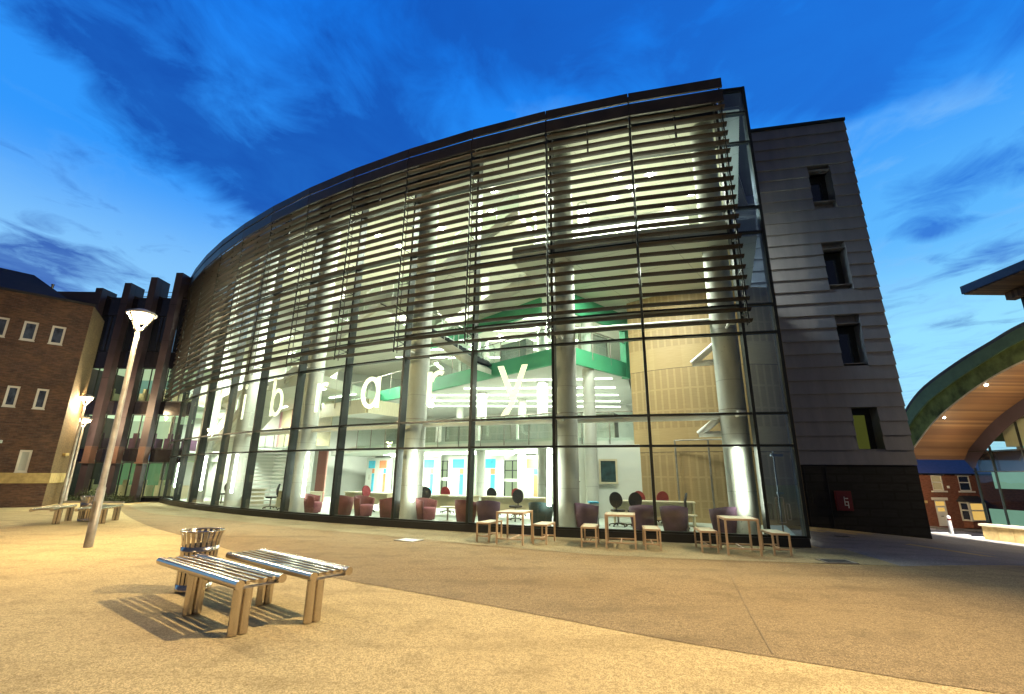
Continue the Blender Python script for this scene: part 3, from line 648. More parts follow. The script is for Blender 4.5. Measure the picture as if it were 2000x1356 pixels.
stair((-1.2, 19.6), (-5.0, 22.0), 6.2, 9.0, 1.6, 17, 'black', 'whitem', True)
# ------------------------------------------------------------------ lettering on the glass
def stroke_letter(ch):
    """upright strokes and rings as flat polygons; x-height 1, baseline 0; returns list of polygons"""
    w = .17; P = []
    def bar(x0, y0, x1, y1): P.append([(x0, y0), (x1, y0), (x1, y1), (x0, y1)])
    def ring(cx, cy, rx, ry, a0=0, a1=360, n=36, w2=w):
        for i in range(n):
            q0 = rad(a0 + (a1 - a0) * i / n); q1 = rad(a0 + (a1 - a0) * (i + 1) / n)
            P.append([(cx + rx * math.cos(q0), cy + ry * math.sin(q0)), (cx + rx * math.cos(q1), cy + ry * math.sin(q1)), (cx + (rx - w2) * math.cos(q1), cy + (ry - w2 * .8) * math.sin(q1)), (cx + (rx - w2) * math.cos(q0), cy + (ry - w2 * .8) * math.sin(q0))])
    if ch == 'l': bar(-.085, 0, .085, 1.45)
    if ch == 'i': bar(-.085, 0, .085, 1.0); ring(0, 1.32, .11, .11, 0, 360, 16, .109)
    if ch == 'b': bar(-.36, 0, -.19, 1.45); ring(.02, .5, .40, .52)
    if ch == 'r': bar(-.25, 0, -.08, 1.0); ring(.16, .60, .36, .42, 60, 165, 16)
    if ch == 'a': bar(.21, 0, .38, 1.0); ring(-.02, .5, .40, .52)
    if ch == 'y':
        P.append([(-.46, 1.0), (-.27, 1.0), (.06, .12), (-.03, -.05)]); P.append([(.46, 1.0), (.28, 1.0), (-.10, -.12), (.06, -.12)]); P.append([(.06, -.12), (-.10, -.12), (-.26, -.30), (-.34, -.44), (-.10, -.40)])
    return P
SX = 1.1
for ch, k in zip('library', (8.42, 7.47, 6.5, 5.47, 4.52, 3.53, 2.49)):
    a, b = A(math.floor(k)), A(math.floor(k) + 1); d = Vector((a[0] - b[0], a[1] - b[1], 0)).normalized(); n = Vector((d.y, -d.x, 0)); p = CH(k); o = Vector((p[0], p[1], 3.86)) + n * .012
    m = MB()
    for pl in stroke_letter(ch): m.extr([tuple(o + d * (x * SX) + Vector((0, 0, y * SX))) for x, y in pl], tuple(n * .004))
    m.build('letter', M['letter'], lib)
# small safety markings and door gear in the narrow corner bay
a, b = CH(-.30), CH(-.02)
def cb(t, z, off=.03):
    n = AN(0); return (a[0] + (b[0] - a[0]) * t + n.x * off, a[1] + (b[1] - a[1]) * t + n.y * off, z)
m = MB()
for t0, t1, z0, z1 in ((.50, .72, .55, 1.15), (.32, .42, .62, 1.0), (.85, .95, .62, 1.0)):
    for q0, q1 in (((t0, z0), (t1, z0)), ((t1, z0), (t1, z1)), ((t1, z1), (t0, z1)), ((t0, z1), (t0, z0))): m.tube([cb(*q0), cb(*q1)], .008, 4)
m.build('glass_marking', M['steel2'], lib)
m = MB(); m.tube([cb(.55, .3, -.15), cb(.55, 2.3, -.15)], .02, 8); m.box(cb(.45, 2.2, -.15), (.3, .08, .06)); m.box(cb(.5, 1.25, -.13), (.16, .06, .05)); m.build('door_gear', M['steel2'], lib)

# ------------------------------------------------------------------ zinc tower
TX, TY, TR = 14.82, 17.69, math.atan2(-.213, .977)
tw = empty('stair_tower', (TX, TY, 0), TR); tag(tw, 'tall grey zinc clad stair tower with four deep windows beside the glass library', 'building')
TL = -6.0
wins = [(-1.79, -.90, 13.28, 14.82), (-1.77, -.89, 9.37, 11.0), (-1.77, -.89, 6.03, 7.67), (-1.77, -.89, 2.72, 4.33)]
NC = 28; z0, z1 = 2.14, 17.2; ch_ = (z1 - z0) / NC
m = MB()
for i in range(NC):
    a, b = z0 + i * ch_, z0 + (i + 1) * ch_ + .02
    segs = [(TL, .0)]
    for (x0, x1, w0, w1) in wins:
        if a < w1 - .06 and b > w0 + .06: segs = [(TL, x0), (x1, .0)]
    for (x0, x1) in segs:
        e = .035 if x1 == 0 else 0
        # lapped course: lower edge stands proud of the one below
        poly = [(x0, -.10, a), (x0, -.02, b), (x0, .3, b), (x0, .3, a)]
        m.extr(poly, (x1 - x0 + e, 0, 0))
m.build('zinc_cladding', M['zinc'], tw, False)
m = MB(); m.bb((TL, .31, 2.1), (-1.9, 6, 17.15)); m.bb((-.8, .31, 2.1), (-.02, 6, 17.15))
zz = [2.1] + [v for w_ in reversed(wins) for v in (w_[2], w_[3])] + [17.15]
for i in range(0, len(zz), 2): m.bb((-1.895, .31, zz[i]), (-.805, 6, zz[i + 1]))
m.build('wall', M['zinc'], tw, False)
m = MB(); m.bb((TL, -.10, 17.2), (.06, 6, 17.34)); m.build('coping', M['frame'], tw, False)
m = MB(); m.bb((TL, -.04, -1.0), (.03, 6, 2.13)); m.build('base_wall', M['darkbrick'], tw, False)
for i, (x0, x1, w0, w1) in enumerate(wins):
    m = MB(); t = .03
    t = .02; m.bb((x0 - t, -.05, w0 - t), (x0, .62, w1 + t)); m.bb((x1, -.05, w0 - t), (x1 + t, .62, w1 + t)); m.bb((x0, -.05, w1), (x1, .62, w1 + t)); m.bb((x0, -.05, w0 - t), (x1, .62, w0))
    f = m.build('window', M['zinc'], tw, False)
    MB().bb((x0 + .2, .56, w0 + .0), (x1 - .2, .58, w1 - .28)).build('pane', M['darkwin'] if i < 3 else M['dimgreen'], f, False)
    m = MB()
    for q0, q1 in (((x0, w0), (x0 + .2, w1)), ((x1 - .2, w0), (x1, w1))): m.bb((q0[0], .53, q0[1]), (q1[0], .60, q1[1]))
    m.bb((x0 + .2, .53, w1 - .28), (x1 - .2, .6, w1)); m.build('frame', M['frame'], f, False)
m = MB(); m.bb((-3.75, -.06, gz(11)), (-3.72, -.045, 2.1)); m.bb((-3.0, -.06, gz(11)), (-2.97, -.045, 2.1)); m.bb((-3.72, -.06, 2.06), (-3.0, -.045, 2.1)); m.bb((-3.6, -.10, .75), (-3.58, -.06, 1.2)); m.build('door', M['plinth'], tw, False)
bx = empty('dry_riser_box', (TX + math.cos(TR) * -2.58 - math.sin(TR) * -.05, TY + math.sin(TR) * -2.58 + math.cos(TR) * -.05, .5), TR); tag(bx, 'red cabinet with white marking fixed to the dark tower base', 'cabinet')
MB().bb((-.27, -.10, 0), (.27, 0, .70)).build('box', M['redbox'], bx, False, .01)
m = MB(); m.bb((-.22, -.115, .05), (.22, -.102, .65)); dr = m.build('door', M['redbox'], bx, False)
m = MB()
for z in (.18, .30, .42): m.bb((-.01, -.121, z), (.13, -.117, z + .035))
m.bb((-.01, -.121, .18), (.02, -.117, .50)); m.bb((.10, -.121, .10), (.13, -.117, .34)); m.build('marking', M['whitem'], dr, False)

# ------------------------------------------------------------------ brick building, left
BX, BY = -21.65, 22.93; BR = math.atan2(.673, .74)
br = empty('brick_building', (BX, BY, 0), BR); tag(br, 'brown brick building with small white framed windows and a yellow stone band', 'building')
bw_ = [(-2.27, -1.77, 7.6, 8.52), (-1.29, -.79, 7.6, 8.51), (-3.26, -2.76, 7.6, 8.52), (-2.19, -1.77, 4.44, 5.39), (-1.20, -.79, 4.43, 5.38), (-3.2, -2.75, 4.44, 5.39), (-1.2, -.79, 1.52, 2.52), (-2.7, -2.3, 1.52, 2.52), (-4.2, -3.75, 4.44, 5.39), (-4.3, -3.8, 7.6, 8.52)]
m = MB(); xs = sorted({-9.0, 0.0} | {v for w_ in bw_ for v in w_[:2]}); zs_ = sorted({0.0, 9.85} | {v for w_ in bw_ for v in w_[2:]})
for i in range(len(xs) - 1):
    for j in range(len(zs_) - 1):
        cx_, cz_ = (xs[i] + xs[i + 1]) / 2, (zs_[j] + zs_[j + 1]) / 2
        if any(w_[0] < cx_ < w_[1] and w_[2] < cz_ < w_[3] for w_ in bw_): continue
        m.face([(xs[i], 0, zs_[j]), (xs[i + 1], 0, zs_[j]), (xs[i + 1], 0, zs_[j + 1]), (xs[i], 0, zs_[j + 1])])
for w_ in bw_:
    x0, x1, a, b = w_
    m.face([(x0, 0, a), (x0, .12, a), (x0, .12, b), (x0, 0, b)]); m.face([(x1, 0, a), (x1, 0, b), (x1, .12, b), (x1, .12, a)]); m.face([(x0, 0, a), (x1, 0, a), (x1, .12, a), (x0, .12, a)]); m.face([(x0, 0, b), (x0, .12, b), (x1, .12, b), (x1, 0, b)])
m.build('front_wall', M['brickA'], br, False)
m = MB(); m.bb((-9, .2, 0), (-.01, 3.0, 9.8)); m.build('inner_wall', M['slate'], br, False)
# the short return wall, seen at a glancing angle
e = Vector((-23.25 - BX, 25.5 - BY, 0)); lx = Vector((math.cos(BR), math.sin(BR), 0)); ly = Vector((-math.sin(BR), math.cos(BR), 0)); ex, ey = e.dot(lx), e.dot(ly)
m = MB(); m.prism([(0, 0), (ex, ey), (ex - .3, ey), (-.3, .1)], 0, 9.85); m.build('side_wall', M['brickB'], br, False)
m = MB(); m.bb((-9, -.03, 1.04), (.03, .0, 1.5)); m.prism([(0, 0), (.035, -.03), (ex + .05, ey), (ex, ey)], 1.04, 1.5); m.build('stone_band', M['stone'], br, False)
m = MB(); m.bb((-9, -.035, 9.82), (.04, 3, 9.94)); m.build('coping', M['slate'], br, False)
m = MB(); m.add([(-9, .02, 9.95), (-1.0, .02, 9.95), (-1.0, 3, 9.95), (-9, 3, 9.95), (-2.55, 1.4, 11.25), (-9, 1.4, 11.4)], [(0, 1, 4, 5), (1, 2, 4), (2, 3, 5, 4), (3, 0, 5)]); rf = m.build('roof', M['slate'], br, False)
MB().lathe([(.05, 0), (.05, .55), (.065, .56), (.065, .62)], (-1.75, .9, 10.2), 10).build('flue', M['steel2'], rf, False)
for i, (x0, x1, a, b) in enumerate(bw_):
    m = MB(); t = .085
    m.bb((x0, .02, a), (x0 + t, .09, b)); m.bb((x1 - t, .02, a), (x1, .09, b)); m.bb((x0 + t, .02, a), (x1 - t, .09, a + t)); m.bb((x0 + t, .02, b - t), (x1 - t, .09, b)); m.bb((x0 - .02, -.03, a - .04), (x1 + .02, .06, a - .003))
    f = m.build('window', M['upvc'], br, False)
    MB().bb((x0 + t, .06, a + t), (x1 - t, .07, b - t)).build('pane', M['palewin'] if a > 3 else M['conc'], f, False)
    m = MB(); n_ = 7
    for j in range(n_): m.bb((x0 - .04 + (x1 - x0 + .08) / n_ * j + .006, -.012, b + .01), (x0 - .04 + (x1 - x0 + .08) / n_ * (j + 1) - .006, .0, b + .2))
    m.build('lintel', M['brickA'], f, False)
wl = empty('wall_lamp', (BX + lx.x * -1.95, BY + lx.y * -1.95, 2.85), BR); tag(wl, 'white bulkhead fitting on the front of the brick building', 'wall light')
m = MB(); m.box((0, -.08, 0), (.22, .16, .14)); m.build('housing', M['whitem'], wl, False, .02); m = MB(); m.ball((.05, -.2, -.02), (.09, .07)); m.build('dome', M['bal'], wl, False)
sc = empty('wall_camera', (BX + e.x * .55 + .06, BY + e.y * .55 - .05, 2.4), .3); tag(sc, 'small box fitting on the yellow lit side wall of the brick building', 'camera')
m = MB(); m.box((.1, -.12, 0), (.16, .34, .13)); m.build('housing', M['stone'], sc, False, .02); m = MB(); m.tube([(.02, .0, -.02), (.1, -.05, -.1), (.1, -.1, -.06)], .02, 6); m.build('arm', M['steel2'], sc, False)

# ------------------------------------------------------------------ dark building with fins
db = empty('fin_building', (-22, 27.1, 0)); tag(db, 'dark purple brown building with tall fins and lit strip windows between them', 'building')
FY = 27.1
fins = [(-21.0, -20.12, 13.62), (-22.5, -21.62, 13.3), (-24.05, -23.17, 12.9), (-25.75, -24.9, 12.55)]
fins = [(a_, a_ + .42, c_) for a_, b_, c_ in fins]
for x0, x1, zt in fins:
    m = MB(); m.bb((x0, FY, 2.98), (x1, FY + .42, zt)); m.bb((x0, FY + .43, 12.23), (x1, FY + 1.1, zt)); f = m.build('fin', M['fin'], db)
    for z in (4.6, 6.9, 9.2, 11.5):
        mm = MB(); mm.bb((x0 - .004, FY - .004, z), (x1 + .004, FY + .02, z + .025)); mm.build('seam', M['plinth'], f, False).data.transform(Matrix.Translation(-db.location))
    m = MB(); m.bb((x0 + .02, FY - .005, 2.1), (x1 - .02, FY + .41, 2.975)); m.build('fin_skirt', M['finlow'], db)
    m = MB(); m.bb((x0 - .03, FY - .06, 2.04), (x1 + .03, FY + .6, 2.10)); m.build('ledge', M['finlow'], db)
    m = MB(); m.bb((x0 + .02, FY + .05, 0), (x1 - .02, FY + .41, 2.03)); m.build('pier', M['fin'], db)
gaps = [(-20.58, -18.7), (-22.08, -21.0), (-23.63, -22.5), (-25.33, -24.05)]
for gi, (x0, x1) in enumerate(gaps):
    for (z0_, z1_, kind) in ((.25, 2.13, 'g'), (2.86, 4.83, 'o'), (5.58, 7.6, 'b'), (8.6, 10.9, 'd')):
        g0, g1 = FY + .43, FY + .45
        m = MB(); t = .05
        m.bb((x0, g0, z0_), (x0 + t, g1 + .04, z1_)); m.bb((x1 - t, g0, z0_), (x1, g1 + .04, z1_)); m.bb((x0 + t, g0, z0_), (x1 - t, g1 + .04, z0_ + t)); m.bb((x0 + t, g0, z1_ - t), (x1 - t, g1 + .04, z1_))
        m.bb(((x0 + x1) / 2 - .02, g0, z0_ + t), ((x0 + x1) / 2 + .02, g1 + .04, z1_ - t))
        f = m.build('window', M['plinth'], db)
        p_ = MB(); p_.face([(x0 + t, g1 + .01, z0_ + t), (x1 - t, g1 + .01, z0_ + t), (x1 - t, g1 + .01, z1_ - t), (x0 + t, g1 + .01, z1_ - t)])
        q = p_.build('pane', M['bal'] if kind != 'd' else M['darkwin'], f, False); q.data.transform(Matrix.Translation(-db.location))
    for a, b in ((2.14, 2.85), (4.84, 5.57), (7.61, 8.59), (10.91, 12.0)):
        m = MB(); m.bb((x0, FY + .40, a), (x1, FY + .75, b)); m.build('spandrel', M['spandrel'], db)
    m = MB(); m.bb((x0, FY + .40, 0), (x1, FY + .75, .24)); m.build('spandrel', M['spandrel'], db)
# rooms behind the strip windows
for zf, zc, cm, wm in ((.1, 2.2, 'litroom2', 'litgreen'), (2.8, 4.9, 'litroom', 'litroom2'), (5.5, 7.7, 'litroom2', 'pale')):
    m = MB(); m.bb((-26, FY + .8, zc), (-18.6, FY + 5, zc + .06)); m.build('room_ceiling', M[cm], db)
    m = MB(); m.bb((-26, FY + 4.9, zf), (-18.6, FY + 5, zc)); m.build('room_wall', M[wm], db)
    m = MB(); m.bb((-26, FY + .8, zf - .1), (-18.6, FY + 5, zf)); m.build('room_floor', M['carpet'], db)
    m = MB()
    for i in range(7): x = -25 + i * 1.05; m.bb((x, FY + 1.6, zf), (x + .55, FY + 2.2, zf + .75)); m.bb((x + .1, FY + 1.7, zf + .75), (x + .45, FY + 1.75, zf + 1.05))
    m.build('room_desks', M['plum'] if zf > 2 and zf < 5 else M['birch'], db)
m = MB(); m.bb((-34, FY + .76, 12.0), (-18.4, FY + 7, 12.22)); m.build('roof', M['fin'], db)
m = MB(); m.bb((-34, FY + .3, 0), (-25.76, FY + 6, 12.4)); m.build('wall', M['fin'], db)
m = MB()
for z in (12.55, 12.85): m.tube([(-25, FY + 1.4, z), (-18.6, FY + 1.4, z)], .022, 6)
for x in (-24.6, -22.9, -21.3, -19.8): m.tube([(x, FY + 1.4, 12.2), (x, FY + 1.4, 12.86)], .022, 6)
m.build('roof_railing', M['steel2'], db)
# low planting at its foot
def shrubs():
    m = MB(); rnd = random.Random(3)
    for i in range(2600):
        x = rnd.uniform(-26, -20.2); y = FY - rnd.uniform(.15, 1.1); h = .12 + .55 * abs(math.sin(x * 2.3) * math.sin(x * 1.1 + 1)) + rnd.uniform(0, .16); z = rnd.uniform(.0, h)
        a = rnd.uniform(0, 6.28); t = rnd.uniform(.3, 1.4); s_ = rnd.uniform(.05, .11)
        d = Vector((math.cos(a) * math.cos(t), math.sin(a) * math.cos(t), math.sin(t))) * s_; n = Vector((-math.sin(a), math.cos(a), 0)) * s_ * .3
        p = Vector((x, y, z)); m.face([tuple(p), tuple(p + d * .5 + n), tuple(p + d), tuple(p + d * .5 - n)])
    o = m.build('low_shrubs', M['leaf']); tag(o, kind='stuff')
shrubs()
sheet('planting_bed', grid(lin(-26, -20.2, 6), [FY - 1.15, FY + .5]), M['earth'], .012)
m = MB(); m.bb((-26, FY - 1.25, 0), (-20.2, FY - 1.16, .1)); tag(m.build('bed_kerb', M['pave']), kind='structure')

# ------------------------------------------------------------------ terraced house beyond the road
HZ = -2.08; HY = 41.0
th = empty('terraced_house', (36, HY, HZ)); tag(th, 'red brick terraced house with pale door, sash windows and lit bay window', 'house')
ops = [(35.42, 36.36, .80, 2.05), (37.70, 38.68, .80, 2.05), (35.30, 36.22, -1.99, .03), (37.5, 39.0, -1.55, -.1)]
m = MB(); xs = sorted({31.0, 44.0} | {v for o_ in ops for v in o_[:2]}); zs_ = sorted({HZ - .3, 2.25} | {v for o_ in ops for v in o_[2:]})
for i in range(len(xs) - 1):
    for j in range(len(zs_) - 1):
        cx_, cz_ = (xs[i] + xs[i + 1]) / 2, (zs_[j] + zs_[j + 1]) / 2
        if any(o_[0] < cx_ < o_[1] and o_[2] < cz_ < o_[3] for o_ in ops): continue
        m.face([(xs[i], HY, zs_[j]), (xs[i + 1], HY, zs_[j]), (xs[i + 1], HY, zs_[j + 1]), (xs[i], HY, zs_[j + 1])])
m.bb((31, HY + .15, HZ), (44, HY + 7, 2.2)); m.build('wall', M['brickC'], th)
m = MB(); m.add([(30.8, HY - .25, 2.18), (44.2, HY - .25, 2.18), (44.2, HY + 3.6, 4.5), (30.8, HY + 3.6, 4.5), (30.8, HY + 7.4, 2.18), (44.2, HY + 7.4, 2.18)], [(0, 1, 2, 3), (3, 2, 5, 4), (0, 3, 4), (1, 5, 2)]); m.build('roof', M['blueslate'], th)
m = MB(); m.bb((30.8, HY - .3, 2.1), (44.2, HY - .2, 2.2)); m.build('gutter', M['plinth'], th)
def sash(x0, x1, a, b, mt, mb):
    m = MB(); t = .08; y0, y1 = HY + .02, HY + .10; zm = (a + b) / 2 + .05
    m.bb((x0, y0, a), (x0 + t, y1, b)); m.bb((x1 - t, y0, a), (x1, y1, b)); m.bb((x0 + t, y0, a), (x1 - t, y1, a + t)); m.bb((x0 + t, y0, b - t), (x1 - t, y1, b)); m.bb((x0 + t, y0, zm - .04), (x1 - t, y1, zm + .04))
    m.bb((x0 - .18, HY - .07, b + .003), (x1 + .18, HY - .003, b + .13)); m.bb((x0 - .18, HY - .10, a - .12), (x1 + .18, HY - .003, a - .003))
    f = m.build('window', M['upvc'], th)
    for (q0, q1, mt_) in ((zm + .04, b - t, mt), (a + t, zm - .04, mb)):
        mm = MB(); mm.bb((x0 + t, y0 + .03, q0), (x1 - t, y0 + .04, q1)); mm.build('pane', M[mt_], f, False).data.transform(Matrix.Translation(-th.location))
sash(35.42, 36.36, .80, 2.05, 'dimwin', 'dimwin'); sash(37.70, 38.68, .80, 2.05, 'darkwin', 'darkwin')
m = MB(); m.bb((35.30, HY + .02, -1.99), (35.38, HY + .1, .03)); m.bb((36.14, HY + .02, -1.99), (36.22, HY + .1, .03)); m.bb((35.38, HY + .02, -.48), (36.14, HY + .1, -.40)); m.bb((35.38, HY + .02, -.05), (36.14, HY + .1, .03)); m.bb((35.1, HY - .07, .04), (36.42, HY - .003, .26))
df = m.build('door_frame', M['upvc'], th)
for nm_, a, b, mt_ in (('fanlight', -.40, -.05, 'warmwin'), ('door', -1.99, -.48, 'whitem')):
    mm = MB(); mm.bb((35.38, HY + .04, a), (36.14, HY + .07, b)); mm.build(nm_, M[mt_], df, False).data.transform(Matrix.Translation(-th.location))
mm = MB(); mm.bb((35.48, HY + .02, -.85), (36.04, HY + .039, -.55)); mm.build('door_light', M['warmwin'], df, False).data.transform(Matrix.Translation(-th.location))
mm = MB(); mm.bb((35.66, HY + .02, -1.25), (35.86, HY + .039, -1.2)); mm.build('letter_plate', M['plinth'], df, False).data.transform(Matrix.Translation(-th.location))
bp = [(37.35, HY), (37.6, HY - .55), (38.9, HY - .55), (39.15, HY)]
m = MB(); m.prism(bp, HZ, -1.55); bs_ = m.build('bay_base', M['brickC'], th)
m = MB()
for (a, b) in zip(bp[:-1], bp[1:]):
    for t in (0.02, .98):
        x, y = a[0] + (b[0] - a[0]) * t, a[1] + (b[1] - a[1]) * t; m.box((x, y, -.8), (.12, .1, 1.5))
    for z in (-1.5, -.72, -.12):
        q = [(a[0], a[1]), (b[0], b[1])]; m.tube([(q[0][0], q[0][1], z), (q[1][0], q[1][1], z)], .06, 4)
bf = m.build('bay_window', M['upvc'], th)
for i, (a, b) in enumerate(zip(bp[:-1], bp[1:])):
    mm = MB(); mm.face([(a[0], a[1] + .03, -1.5), (b[0], b[1] + .03, -1.5), (b[0], b[1] + .03, -.1), (a[0], a[1] + .03, -.1)]); mm.build('pane', M['warmwin'] if i == 1 else M['darkwin'], bf, False).data.transform(Matrix.Translation(-th.location))
m = MB(); q = [(37.1, HY), (37.45, HY - .75), (39.05, HY - .75), (39.4, HY)]; m.add([(x, y, -.05) for x, y in q] + [(37.5, HY, .42), (39.0, HY, .42)], [(0, 1, 4), (1, 2, 5, 4), (2, 3, 5), (0, 3, 2, 1)]); m.build('bay_roof', M['slate'], th)
m = MB(); m.box((36.72, HY - .03, 1.1), (.18, .06, .2)); m.build('alarm_box', M['whitem'], th)
m = MB(); m.bb((33.2, HY - .05, -.2), (34.7, HY - .003, .0)); m.build('neighbour_lintel', M['stone'], th)
# bollard, pole
bo = empty('bollard', (21.45, 24.3, gz(21.45))); tag(bo, 'white bollard at the road edge before the terraced house', 'bollard')
MB().lathe([(.075, 0), (.075, .85), (.06, .9), (.001, .93)], (0, 0, 0), 12).build('post', M['whitem'], bo, False); MB().lathe([(.078, .70), (.078, .78)], (0, 0, 0), 12).build('band', M['redbox'], bo, False)
po = empty('marker_post', (19.35, 23.2, gz(19.35))); tag(po, 'slim white post standing hard by the edge of the zinc tower', 'post')
MB().lathe([(.06, 0), (.06, 1.95), (.001, 1.98)], (0, 0, 0), 10).build('post', M['whitem'], po, False); MB().box((0, -.05, 1.8), (.16, .03, .3)).build('plate', M['whitem'], po, False)

# ------------------------------------------------------------------ arched hall on the right
ah = empty('arched_hall', (24, 20, -1)); tag(ah, 'hall with green copper barrel roof, cedar soffit and glazed wall', 'building')
outer = [(26.2, 3.6), (25.85, 4.4), (25.44, 5.12), (24.1, 6.12), (21.94, 6.98), (20.16, 7.5), (18.73, 7.88), (16.5, 8.15), (14, 8.2), (11.5, 8.0), (9, 7.4), (6.5, 6.4), (4.5, 5.0), (3.6, 3.6)]
inner = [(26.0, 2.7), (25.75, 3.05), (25.47, 3.36), (24.11, 4.43), (22.79, 5.18), (20.99, 5.97), (19.1, 6.52), (16.8, 6.85), (14, 6.95), (11.5, 6.75), (9.2, 6.2), (6.8, 5.2), (4.9, 3.9), (4.0, 2.7)]
outer = smoothline(outer, 60); inner = smoothline(inner, 60)
FXa = 21.5
def ribbon3(pa, xa, pb, xb):
    m = MB(); vs = [(xa, *p) for p in pa] + [(xb, *p) for p in pb]; n = len(pa); m.add(vs, [(i, i + 1, n + i + 1, n + i) for i in range(n - 1)], True); return m
midl = [((a[0] * .6 + b[0] * .4), (a[1] * .6 + b[1] * .4)) for a, b in zip(outer, inner)]
ribbon3(midl, FXa, inner, FXa).build('mossy_fascia', M['moss'], ah)
up = lambda L, d: [(p[0], p[1] + d) for p in L]
ribbon3(outer, FXa - .10, midl, FXa - .10).build('copper_fascia', M['copper'], ah)
ribbon3(midl, FXa - .10, midl, FXa).build('fascia_drip', M['copper'], ah)
ribbon3(outer, FXa - .10, up(outer, .12), FXa - .16).build('roof_trim', M['navy'], ah)
ribbon3(up(outer, .12), FXa - .16, up(outer, .12), 40).build('roof', M['copper'], ah)
ribbon3(inner, FXa, inner, 24.5).build('soffit', M['cedar'], ah)
ribbon3(inner, FXa - .02, up(inner, -.07), FXa + .0).build('soffit_trim', M['birch'], ah)
ribbon3(up(inner, -.07), FXa, up(inner, -.0), FXa + .08).build('soffit_lip', M['birch'], ah)
lower = [(14 + (p[0] - 14) * .965, p[1] - .55) for p in inner]
ribbon3(inner, 24.5, lower, 24.5).build('glazing_head', M['fin'], ah)
n_ = len(lower)
m = MB()
for i in range(n_ - 1):
    a, b = lower[i], lower[i + 1]; m.face([(24.5, a[0], -2), (24.5, b[0], -2), (24.5, b[0], b[1]), (24.5, a[0], a[1])])
m.build('glass_wall', M['bal'], ah)
def zin(y):
    for a, b in zip(lower[:-1], lower[1:]):
        if b[0] <= y <= a[0]: t = (a[0] - y) / (a[0] - b[0]); return a[1] + (b[1] - a[1]) * t
    return 3
for y in (25.5, 24.45, 22.9, 21.35, 19.8, 18.2, 16.6, 15): 
    m = MB(); m.box((24.48, y, (zin(y) - 2) / 2), (.10, .045, zin(y) + 2)); m.build('mullion', M['frame'], ah)
for z in (2.08, 3.1, -.62):
    m = MB(); m.box((24.47, 19, z), (.08, 13.2, .045)); m.build('transom', M['frame'], ah)
m = MB(); m.bb((24.6, 12, 2.1), (24.66, 25.4, 3.08)); m.build('spandrel', M['spandrel'], ah)
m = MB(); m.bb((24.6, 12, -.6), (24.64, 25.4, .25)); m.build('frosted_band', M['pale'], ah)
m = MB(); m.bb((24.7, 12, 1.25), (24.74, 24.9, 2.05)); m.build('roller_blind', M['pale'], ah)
m = MB(); m.bb((27.5, 10, -1.5), (27.6, 26, 5.2)); m.build('inner_wall', M['redwall'], ah)
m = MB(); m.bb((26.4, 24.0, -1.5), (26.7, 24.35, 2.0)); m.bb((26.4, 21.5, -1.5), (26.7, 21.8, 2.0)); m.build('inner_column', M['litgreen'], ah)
m = MB(); m.bb((25.2, 22.8, 3.3), (27.0, 24.3, 4.6)); m.build('inner_bulkhead', M['birch'], ah)
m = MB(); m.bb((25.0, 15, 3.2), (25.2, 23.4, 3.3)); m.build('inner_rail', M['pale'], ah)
for y in (23.75, 21.25, 19.3, 17):
    z = min((p for p in inner), key=lambda p: abs(p[0] - y))[1]
    m = MB(); m.ball((FXa + .35, y, z + .02), (.075, .05), 12, 6); m.build('downlight', M['down'], ah)
    l = bpy.data.lights.new('soffit_fill', 'POINT'); l.energy = 60; l.color = (1, .72, .40); l.shadow_soft_size = .08  # fill added in mid-air below the soffit to brighten its boards
    o = bpy.data.objects.new('soffit_fill', l); COL.objects.link(o); o.parent = ah; o.location = (FXa + 1.3 - 24, y - 20, z - 1.5 + 1)
for y in (23.6, 22.6, 21.2, 19.3, 17):
    l = bpy.data.lights.new('soffit_spot', 'SPOT'); l.energy = 1900; l.color = (1, .95, .88); l.spot_size = rad(100); l.spot_blend = .6; l.shadow_soft_size = .06
    o = bpy.data.objects.new('soffit_spot', l); COL.objects.link(o); o.parent = ah; o.location = (FXa + .2 - 24, y - 20, 4.15 + 1); o.rotation_euler = (0, rad(-20), 0)
# canopy roof of the taller block
cn = MB(); cn.prism([(22.5, 21.92), (22.5, 8), (34, 8), (34, 21.92)], 10.62, 11.02); cn.build('upper_roof', M['navy'], ah)
cn = MB(); cn.prism([(22.55, 21.85), (22.55, 8.2), (34, 8.2), (34, 21.85)], 10.56, 10.615); cn.build('upper_soffit', M['cedar'], ah)
cn = MB(); cn.bb((24.3, 8.5, 10.2), (24.75, 21.6, 10.555)); cn.build('upper_beam', M['cedar'], ah)
cn = MB(); cn.bb((24.72, 8.6, 7.0), (24.82, 21.3, 10.2)); cn.build('upper_glass', M['darkwin'], ah)
for y in (21.2, 19.2, 17.2):
    cn = MB(); cn.box((24.7, y, 8.6), (.14, .1, 3.2)); cn.build('upper_mullion', M['frame'], ah)
lw = empty('low_wall', (22.7, 23.6, gz(22.7))); tag(lw, 'low yellow stone wall with a pale coping beneath the glazed hall', 'wall')
m = MB(); w0, w1 = (22.62, 23.95), (23.2, 21.6)
for i in range(4):
    a = (w0[0] + (w1[0] - w0[0]) * (i / 4 + .004), w0[1] + (w1[1] - w0[1]) * (i / 4 + .004)); b = (w0[0] + (w1[0] - w0[0]) * (i + .99) / 4, w0[1] + (w1[1] - w0[1]) * (i + .99) / 4)
    m.prism([a, b, (b[0] + .3, b[1] + .07), (a[0] + .3, a[1] + .07)], -1.4, -.47)
m.build('stonework', M['stone'], lw)
m = MB(); m.prism([(w0[0] - .08, w0[1] + .05), (w1[0] - .05, w1[1] - .1), (w1[0] + .4, w1[1]), (w0[0] + .36, w0[1] + .12)], -.465, -.36); m.build('coping', M['birch'], lw)

